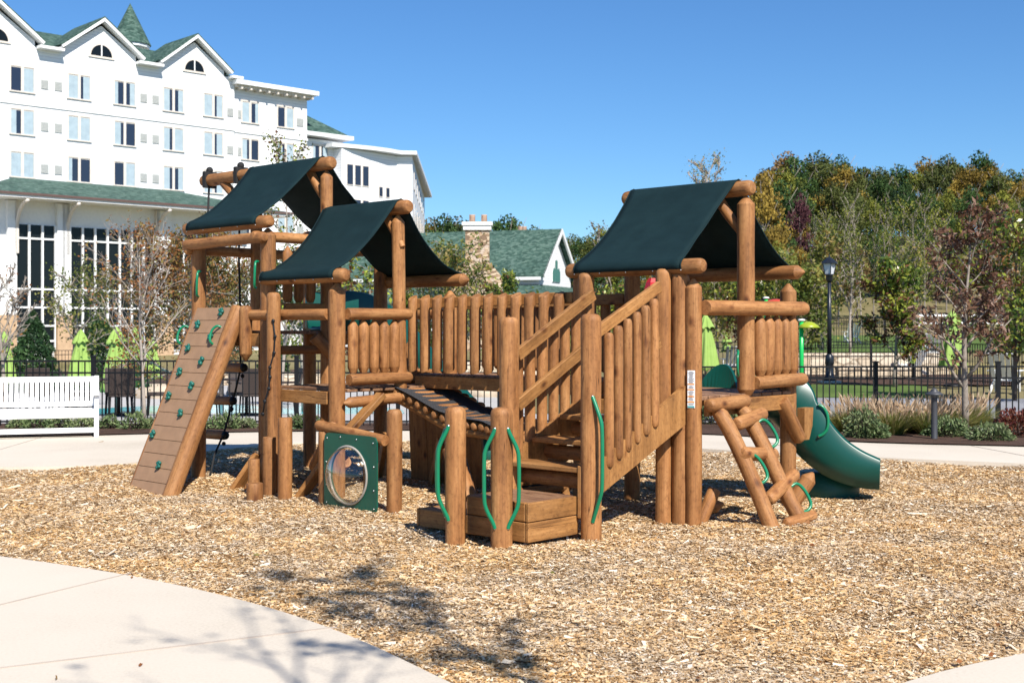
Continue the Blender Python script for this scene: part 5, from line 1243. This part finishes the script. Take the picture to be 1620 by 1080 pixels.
def boulder(px, Y, s, label):
    x = gpt(px, Y); m = MB(); rg = []
    for i in range(9):
        th = math.pi*i/8; rg.append([Vector((x+s*1.3*math.sin(th)*math.cos(a)*(1+.2*noise.noise(Vector((math.cos(a)*2+px, math.sin(a)*2, i*.6)))), Y+s*math.sin(th)*math.sin(a), terrain(x, Y)+.1*s-s*.6*math.cos(th)*(1+.2*noise.noise(Vector((math.cos(a)+px, i, 0)))))) for a in [2*math.pi*j/12 for j in range(12)]])
    o = m.loft(rg).build('boulder', MATS['pale_boulder'] if 'pale_boulder' in MATS else simple('pale_boulder', (.5, .42, .32), .9, (.36, .29, .22), 3, .4)); tag(o, label, 'boulder')
boulder(255, 46, .8, 'pale boulder beside the pool left of the climbing wall'); boulder(405, 48, .9, 'rounded boulder beyond the pool between the towers'); boulder(770, 47, .8, 'boulder by the pool seen through the bridge balusters'); boulder(820, 46, .6, 'smaller boulder by the pool seen through the stair railing')

# ------------------------------------------------------------------ UMBRELLAS
def umbrella(px, Y, topy, label, seed, H=None):
    x = gpt(px, Y); z0 = terrain(x, Y); ztop = EYE+(520-topy)/2000*Y; t = empty('closed_umbrella', (x, Y, z0), seed, label, 'umbrella', 'closed lime umbrellas'); H = ztop-z0; g = random.Random(seed)
    MB().tube([(0, 0, 0), (0, 0, H-.05)], .025, 8).build('pole', simple('umbrella_pole', (.25, .2, .15), .5) if 'umbrella_pole' not in MATS else MATS['umbrella_pole'], t)
    def drape(z1, z0_, r1, r0_, k, ph):
        rg = []; n = 48
        for i in range(15):
            u = i/14; r_ = r1+(r0_-r1)*u**.8; z = z1+(z0_-z1)*u; amp = .17*min(1, u*2.5)
            rg.append([Vector((r_*(1+amp*math.sin(a*k+ph+u*1.2)+.08*math.sin(a*3+ph))*math.cos(a), r_*(1+amp*math.sin(a*k+ph+u*1.2)+.08*math.sin(a*3+ph))*math.sin(a), z-(.05*math.sin(a*k+ph) if i == 14 else 0))) for a in [2*math.pi*j/n for j in range(n)]])
        return rg
    cv = MB().loft(drape(H-.28, H-1.66, .10, .38, 8, seed), caps=True).build('canopy', LIME, t)
    MB().loft(drape(H, H-.42, .02, .24, 8, seed+2), caps=True).build('top_flap', LIME, cv)
    MB().tube([(.14*math.cos(a), .14*math.sin(a), H-.52) for a in [2*math.pi*j/14 for j in range(15)]], .012, 5).build('strap', BLACK, cv)
    MB().tube([(0, 0, 0), (0, 0, .07), (0, 0, .1)], [.28, .26, .05], 14).build('base', BLACK, t)
umbrella(7, 40, 524, 'closed lime green umbrella at the far left edge of the photo', 1); umbrella(128, 40, 521, 'closed lime green umbrella above the right half of the white bench', 2)
umbrella(184, 33, 517, 'closed lime green umbrella just left of the bare pale tree trunk, nearest of its cluster', 3); umbrella(213, 36, 518, 'closed lime green umbrella directly behind the bare pale tree trunk', 4); umbrella(241, 52, 534, 'small distant lime umbrella right of the bare pale tree', 5)
umbrella(1116, 38, 497, 'closed lime green umbrella seen beside the sign post of the right tower', 6); umbrella(1150, 60, 528, 'distant lime umbrella seen under the right tower rail', 7); umbrella(1507, 37, 490, 'closed lime green umbrella behind the withered brown tree', 8)

# ------------------------------------------------------------------ TABLES AND CHAIRS
def wchair(x, y, rz, label, z=None):
    t = empty('wicker_chair', (x, y, terrain(x, y) if z is None else z), rz, label, 'chair', 'brown wicker chairs by the pool')
    MB().box(-.23, .23, -.23, .23, .40, .46, bev=.015).build('seat', WICKER, t); m = MB()
    m.add([(-.23, .20, .46), (.23, .20, .46), (.22, .32, .95), (-.22, .32, .95), (-.23, .24, .46), (.23, .24, .46), (.22, .36, .95), (-.22, .36, .95)], [(3, 2, 1, 0), (4, 5, 6, 7), (0, 1, 5, 4), (1, 2, 6, 5), (2, 3, 7, 6), (3, 0, 4, 7)]); m.build('backrest', WICKER, t)
    for sx in (-1, 1):
        for sy in (-1, 1): MB().tube([(sx*.2, sy*.2, .4), (sx*.22, sy*.23, 0)], [.018, .014], 6).build('leg', BLACK, t)
        MB().bar((sx*.24, -.22, .66), (sx*.24, .27, .66), .04, .03).build('armrest', WICKER, t)
    return t
def table(x, y, label):
    t = empty('round_table', (x, y, terrain(x, y)), 0, label, 'table', 'round tables by the pool')
    MB().tube([(0, 0, .71), (0, 0, .74)], .5, 24, sm=False).build('tabletop', WICKER, t); MB().tube([(0, 0, .0), (0, 0, .71)], .035, 8).build('leg', BLACK, t); MB().tube([(0, 0, 0), (0, 0, .04)], .26, 14).build('base', BLACK, t)
tb = [(gpt(188, 25.2), 25.2, 'left of the bare pale tree'), (gpt(60, 25.4), 25.4, 'behind the white bench'), (gpt(390, 25.4), 25.4, 'between the climbing wall and the chain pole')]
for x, y, wh in tb:
    table(x, y, 'dark round patio table '+wh)
    for k, a in enumerate((20, 110, 200, 290)):
        an = R(a); wchair(x+.78*math.cos(an), y+.78*math.sin(an), an-R(90), ['brown wicker chair, right side of', 'brown wicker chair, far side of', 'brown wicker chair, left side of', 'brown wicker chair, near side of'][k]+' table '+wh)
# white lounge chairs on the slope
def lawnchair(px, Y, rz, label):
    x = gpt(px, Y); t = empty('slatted_chair', (x, Y, terrain(x, Y)), rz, label, 'chair', 'white slatted chairs on the slope')
    m = MB()
    for i in range(5): m.bar((-.26+.13*i, .1, .34), (-.30+.15*i, .62, 1.05), .10, .02, up=(0, -1, .5))
    m.build('backrest', WHITEP, t); m = MB()
    for i in range(4): m.box(-.29, .29, -.42+.14*i, -.30+.14*i, .36-.02*i, .38-.02*i)
    m.build('seat', WHITEP, t)
    for s in (-1, 1):
        MB().bar((s*.36, -.5, .58), (s*.36, .3, .58), .12, .025).build('armrest', WHITEP, t); MB().bar((s*.31, -.42, .0), (s*.31, -.42, .57), .03, .10).build('leg', WHITEP, t); MB().bar((s*.31, -.45, .34), (s*.31, .55, .0), .03, .12).build('leg', WHITEP, t)
lawnchair(1443, 47.0, R(200), 'white slatted chair just left of the lime umbrella, behind the fence'); lawnchair(1480, 48.6, R(160), 'white slatted chair facing right, close to the lime umbrella'); lawnchair(1590, 34, R(150), 'white slatted chair behind the fence at the right edge')
lawnchair(1348, 66, R(180), 'small distant white chair right of the lamp post'); lawnchair(1160, 47, R(180), 'white slatted chair seen under the right tower rail')
# white rail fence far right
t = empty('white_rail_fence', (gpt(1455, 88), 88, terrain(gpt(1455, 88), 88)), 0, 'distant white rail fence on the slope behind the lime umbrella', 'fence')
for i in range(4): MB().box(i*1.9-.07, i*1.9+.07, -.07, .07, -.3, .95).build('post', WHITEP, t)
for z in (.3, .82): MB().box(0, 5.7, -.10, -.072, z, z+.14).build('rail', WHITEP, t)

# ------------------------------------------------------------------ BENCH
BX, BY = gpt(131, 19.75), 19.75
bn = empty('white_bench', (BX-.75, BY-.27, .03), R(21)*1.0, 'white painted slatted bench with armrests on the concrete walk by the fence', 'bench')
bn.rotation_euler = (0, 0, R(18))
BL = 2.0
def bb(name, *a, parent=bn, **k): return MB().box(*a, bev=.006).build(name, WHITEP, parent)
bk = MB(); 
n_ = 26
for i in range(n_): x = -BL/2+.07+(BL-.14)*i/(n_-1); bk.bar((x, .27, .50), (x, .325, .85), .052, .018, up=(0, -1, .15))
bk.bar((-BL/2+.02, .33, .875), (BL/2-.02, .33, .875), .03, .085); bk.bar((-BL/2+.02, .265, .49), (BL/2-.02, .265, .49), .03, .08); bk.build('backrest', WHITEP, bn)
for i in range(5): bb('seat_slat', -BL/2+.03, BL/2-.03, -.27+.10*i, -.185+.10*i, .405, .43)
bb('apron', -BL/2+.02, BL/2-.02, -.285, -.262, .30, .40); bb('apron', -BL/2+.02, BL/2-.02, .20, .225, .30, .40); bb('stretcher', -BL/2+.02, BL/2-.02, -.275, -.25, .07, .15)
for s in (-1, 1):
    bb('leg', s*(BL/2-.0)-.035, s*(BL/2)+.035, -.30, -.23, 0, .63); MB().bar((s*BL/2, .24, 0), (s*BL/2, .335, .925), .07, .07, up=(0, -1, .1)).build('leg', WHITEP, bn)
    MB().bar((s*BL/2, -.36, .655), (s*BL/2, .27, .655), .085, .03, bev=.008).build('armrest', WHITEP, bn); bb('side_rail', s*BL/2-.02, s*BL/2+.02, -.23, .24, .10, .16); bb('side_rail', s*BL/2-.02, s*BL/2+.02, -.23, .25, .32, .40)

# ------------------------------------------------------------------ LAMPS
LAMPM = simple('lamp_black', (.012, .015, .022), .35)
x = gpt(1312, 40); lp = empty('street_lamp', (x, 40, terrain(x, 40)), 0, 'tall black lamp post with four-sided frosted lantern, beyond the fence on the right', 'lamp')
m = MB(); m.tube([(0, 0, 0), (0, 0, .1), (0, 0, .14), (0, 0, .5), (0, 0, .55), (0, 0, .8), (0, 0, .85)], [.19, .19, .13, .12, .14, .12, .075], 16); m.tube([(0, 0, .8), (0, 0, 3.15)], [.075, .055], 14); m.tube([(0, 0, 3.1), (0, 0, 3.2), (0, 0, 3.32), (0, 0, 3.36)], [.06, .11, .11, .16], 14); m.build('post', LAMPM, lp)
MB().tube([(0, 0, 3.37), (0, 0, 3.70)], [.13, .2], 4, sm=False).build('lantern_glass', simple('frosted_glass', (.6, .62, .66), .3), lp)
m = MB()
for k in range(4): a = math.pi/2*k+0; m.tube([(.145*math.cos(a), .145*math.sin(a), 3.36), (.212*math.cos(a), .212*math.sin(a), 3.71)], .014, 5)
m.tube([(0, 0, 3.69), (0, 0, 3.73), (0, 0, 3.88), (0, 0, 3.9), (0, 0, 4.0)], [.25, .25, .08, .03, .008], 8, sm=False); m.build('lantern_frame', LAMPM, lp)
tag(MB().box(x-.32, x+.32, 39.68, 40.32, -.2, .06).build('lamp_plinth', CONC), 'pale square concrete plinth under the tall lamp post', 'plinth')
lp.location.z = .06
BOLM = simple('bollard_grey', (.05, .052, .06), .5)
bl_ = empty('bollard_light', (gpt(1478, 19.0), 19.0, .04), 0, 'dark grey bollard light with a wide cap, in the mulch bed before the fence', 'bollard light')
MB().tube([(0, 0, 0), (0, 0, .02), (0, 0, .60), (0, 0, .62)], [.055, .048, .045, .05], 14).build('post', BOLM, bl_); MB().tube([(0, 0, .62), (0, 0, .68)], .05, 12).build('lens', simple('lens_dark_glass', (.1, .1, .11), .2), bl_)
MB().tube([(0, 0, .665), (0, 0, .672), (0, 0, .70), (0, 0, .735), (0, 0, .745), (0, 0, .77)], [.10, .145, .10, .045, .05, .01], 20).build('cap', BOLM, bl_)

# ------------------------------------------------------------------ WATER-PLAY FEATURES beyond the fence
BG = simple('bright_green_pipe', (.01, .42, .08), .3, (.01, .38, .07)); YG = simple('yellow_green_shell', (.30, .36, .02), .35, (.24, .30, .015)); RD = simple('red_shell', (.5, .01, .01), .25, (.42, .01, .01)); ORG = simple('orange_red_shell', (.55, .07, .02), .35, (.5, .05, .02))
def leafshade(px, Y, topy, mat, pipe, label, r=.5, dome=.2):
    x = gpt(px, Y); z0 = terrain(x, Y); H = EYE+(520-topy)/2000*Y-z0; t = empty('water_play_post', (x, Y, z0), 0, label, 'water toy', 'water play posts')
    MB().tube([(0, 0, -.1), (0, 0, H-.03)], .055, 12).build('pipe', pipe, t); MB().ball((0, 0, H-.02), .07, 10, 6, sc=(1.4, 1.4, .5)).build('pipe_cap', WHITEP, t)
    rg = [[Vector((r*.62+math.cos(a)*r*q, math.sin(a)*r*q, H-.05-dome*q*q*1.2)) for a in [2*math.pi*j/20 for j in range(20)]] for q in (.02, .25, .5, .75, 1.)]
    o = MB().loft(rg, caps=False).build('shade', mat, t); md = o.modifiers.new('t', 'SOLIDIFY'); md.thickness = .02
leafshade(1268, 32, 505, YG, BG, 'green pole with a yellow-green leaf-shaped shade, right of the right tower balusters', .29, .13)
leafshade(1184, 34, 507, YG, BG, 'green pole with yellow-green top seen just right of the ridge post of the right tower', .25, .25)
leafshade(1212, 36, 470, ORG, BG, 'post with orange-red dome seen above the right tower rail', .45, .14)
x = gpt(1034, 30); t = empty('water_play_post', (x, 30, terrain(x, 30)), 0, 'bright green pole topped with a red faceted bucket behind the stair rail', 'water toy', 'water play posts')
MB().tube([(0, 0, -.1), (0, 0, 2.75)], .045, 10).build('pipe', BG, t); MB().tube([(0, 0, 2.72), (0, 0, 2.85), (0, 0, 3.02), (0, 0, 3.12)], [.05, .22, .18, .12], 6, sm=False).build('bucket', RD, t)
MB().tube([(-.45, 0, 2.55), (-.1, 0, 2.55), (0, 0, 2.5)], .04, 8).build('spout', BG, t)
x = gpt(993, 30); t = empty('water_play_post', (x, 30, terrain(x, 30)), 0, 'short lime green pole seen through the lower stair balusters', 'water toy', 'water play posts')
MB().tube([(0, 0, -.1), (0, 0, 1.85), (0, 0, 1.95)], [.05, .05, .02], 10).build('pipe', BG, t)

g = np.random.default_rng(77); N = 45; yy_ = g.uniform(3, 12, N); xx_ = (g.random(N)*2-1)*yy_*.42
Cs = np.array([(a, b, .045 if b < interp(NEARP, a) else .03) for a, b in zip(xx_, yy_)])
V = leaf_quads(g, Cs, .022, .45, .8); o = quads_obj('fallen_leaves', V, g.random(N), L_RUST); tag(o, 'scattered dry brown leaves on the path and chips', 'fallen leaves', kind='stuff')
# ------------------------------------------------------------------ one label each for look-alikes in a row
ORD = ['first', 'second', 'third', 'fourth', 'fifth', 'sixth', 'seventh', 'eighth', 'ninth', 'tenth', 'eleventh', 'twelfth', 'thirteenth', 'fourteenth', 'fifteenth', 'sixteenth', 'seventeenth', 'eighteenth']
LBL = {}
for o in COL.objects:
    if o.parent is None and 'label' in o: LBL.setdefault(o['label'], []).append(o)
for k, v in LBL.items():
    if len(v) > 1:
        v.sort(key=lambda o: o.location.x/max(o.location.y, 1))
        for i_, o in enumerate(v): o['label'] = k+', '+(ORD[i_] if i_ < len(v)-1 or len(v) > 18 else 'last')+' from the left'
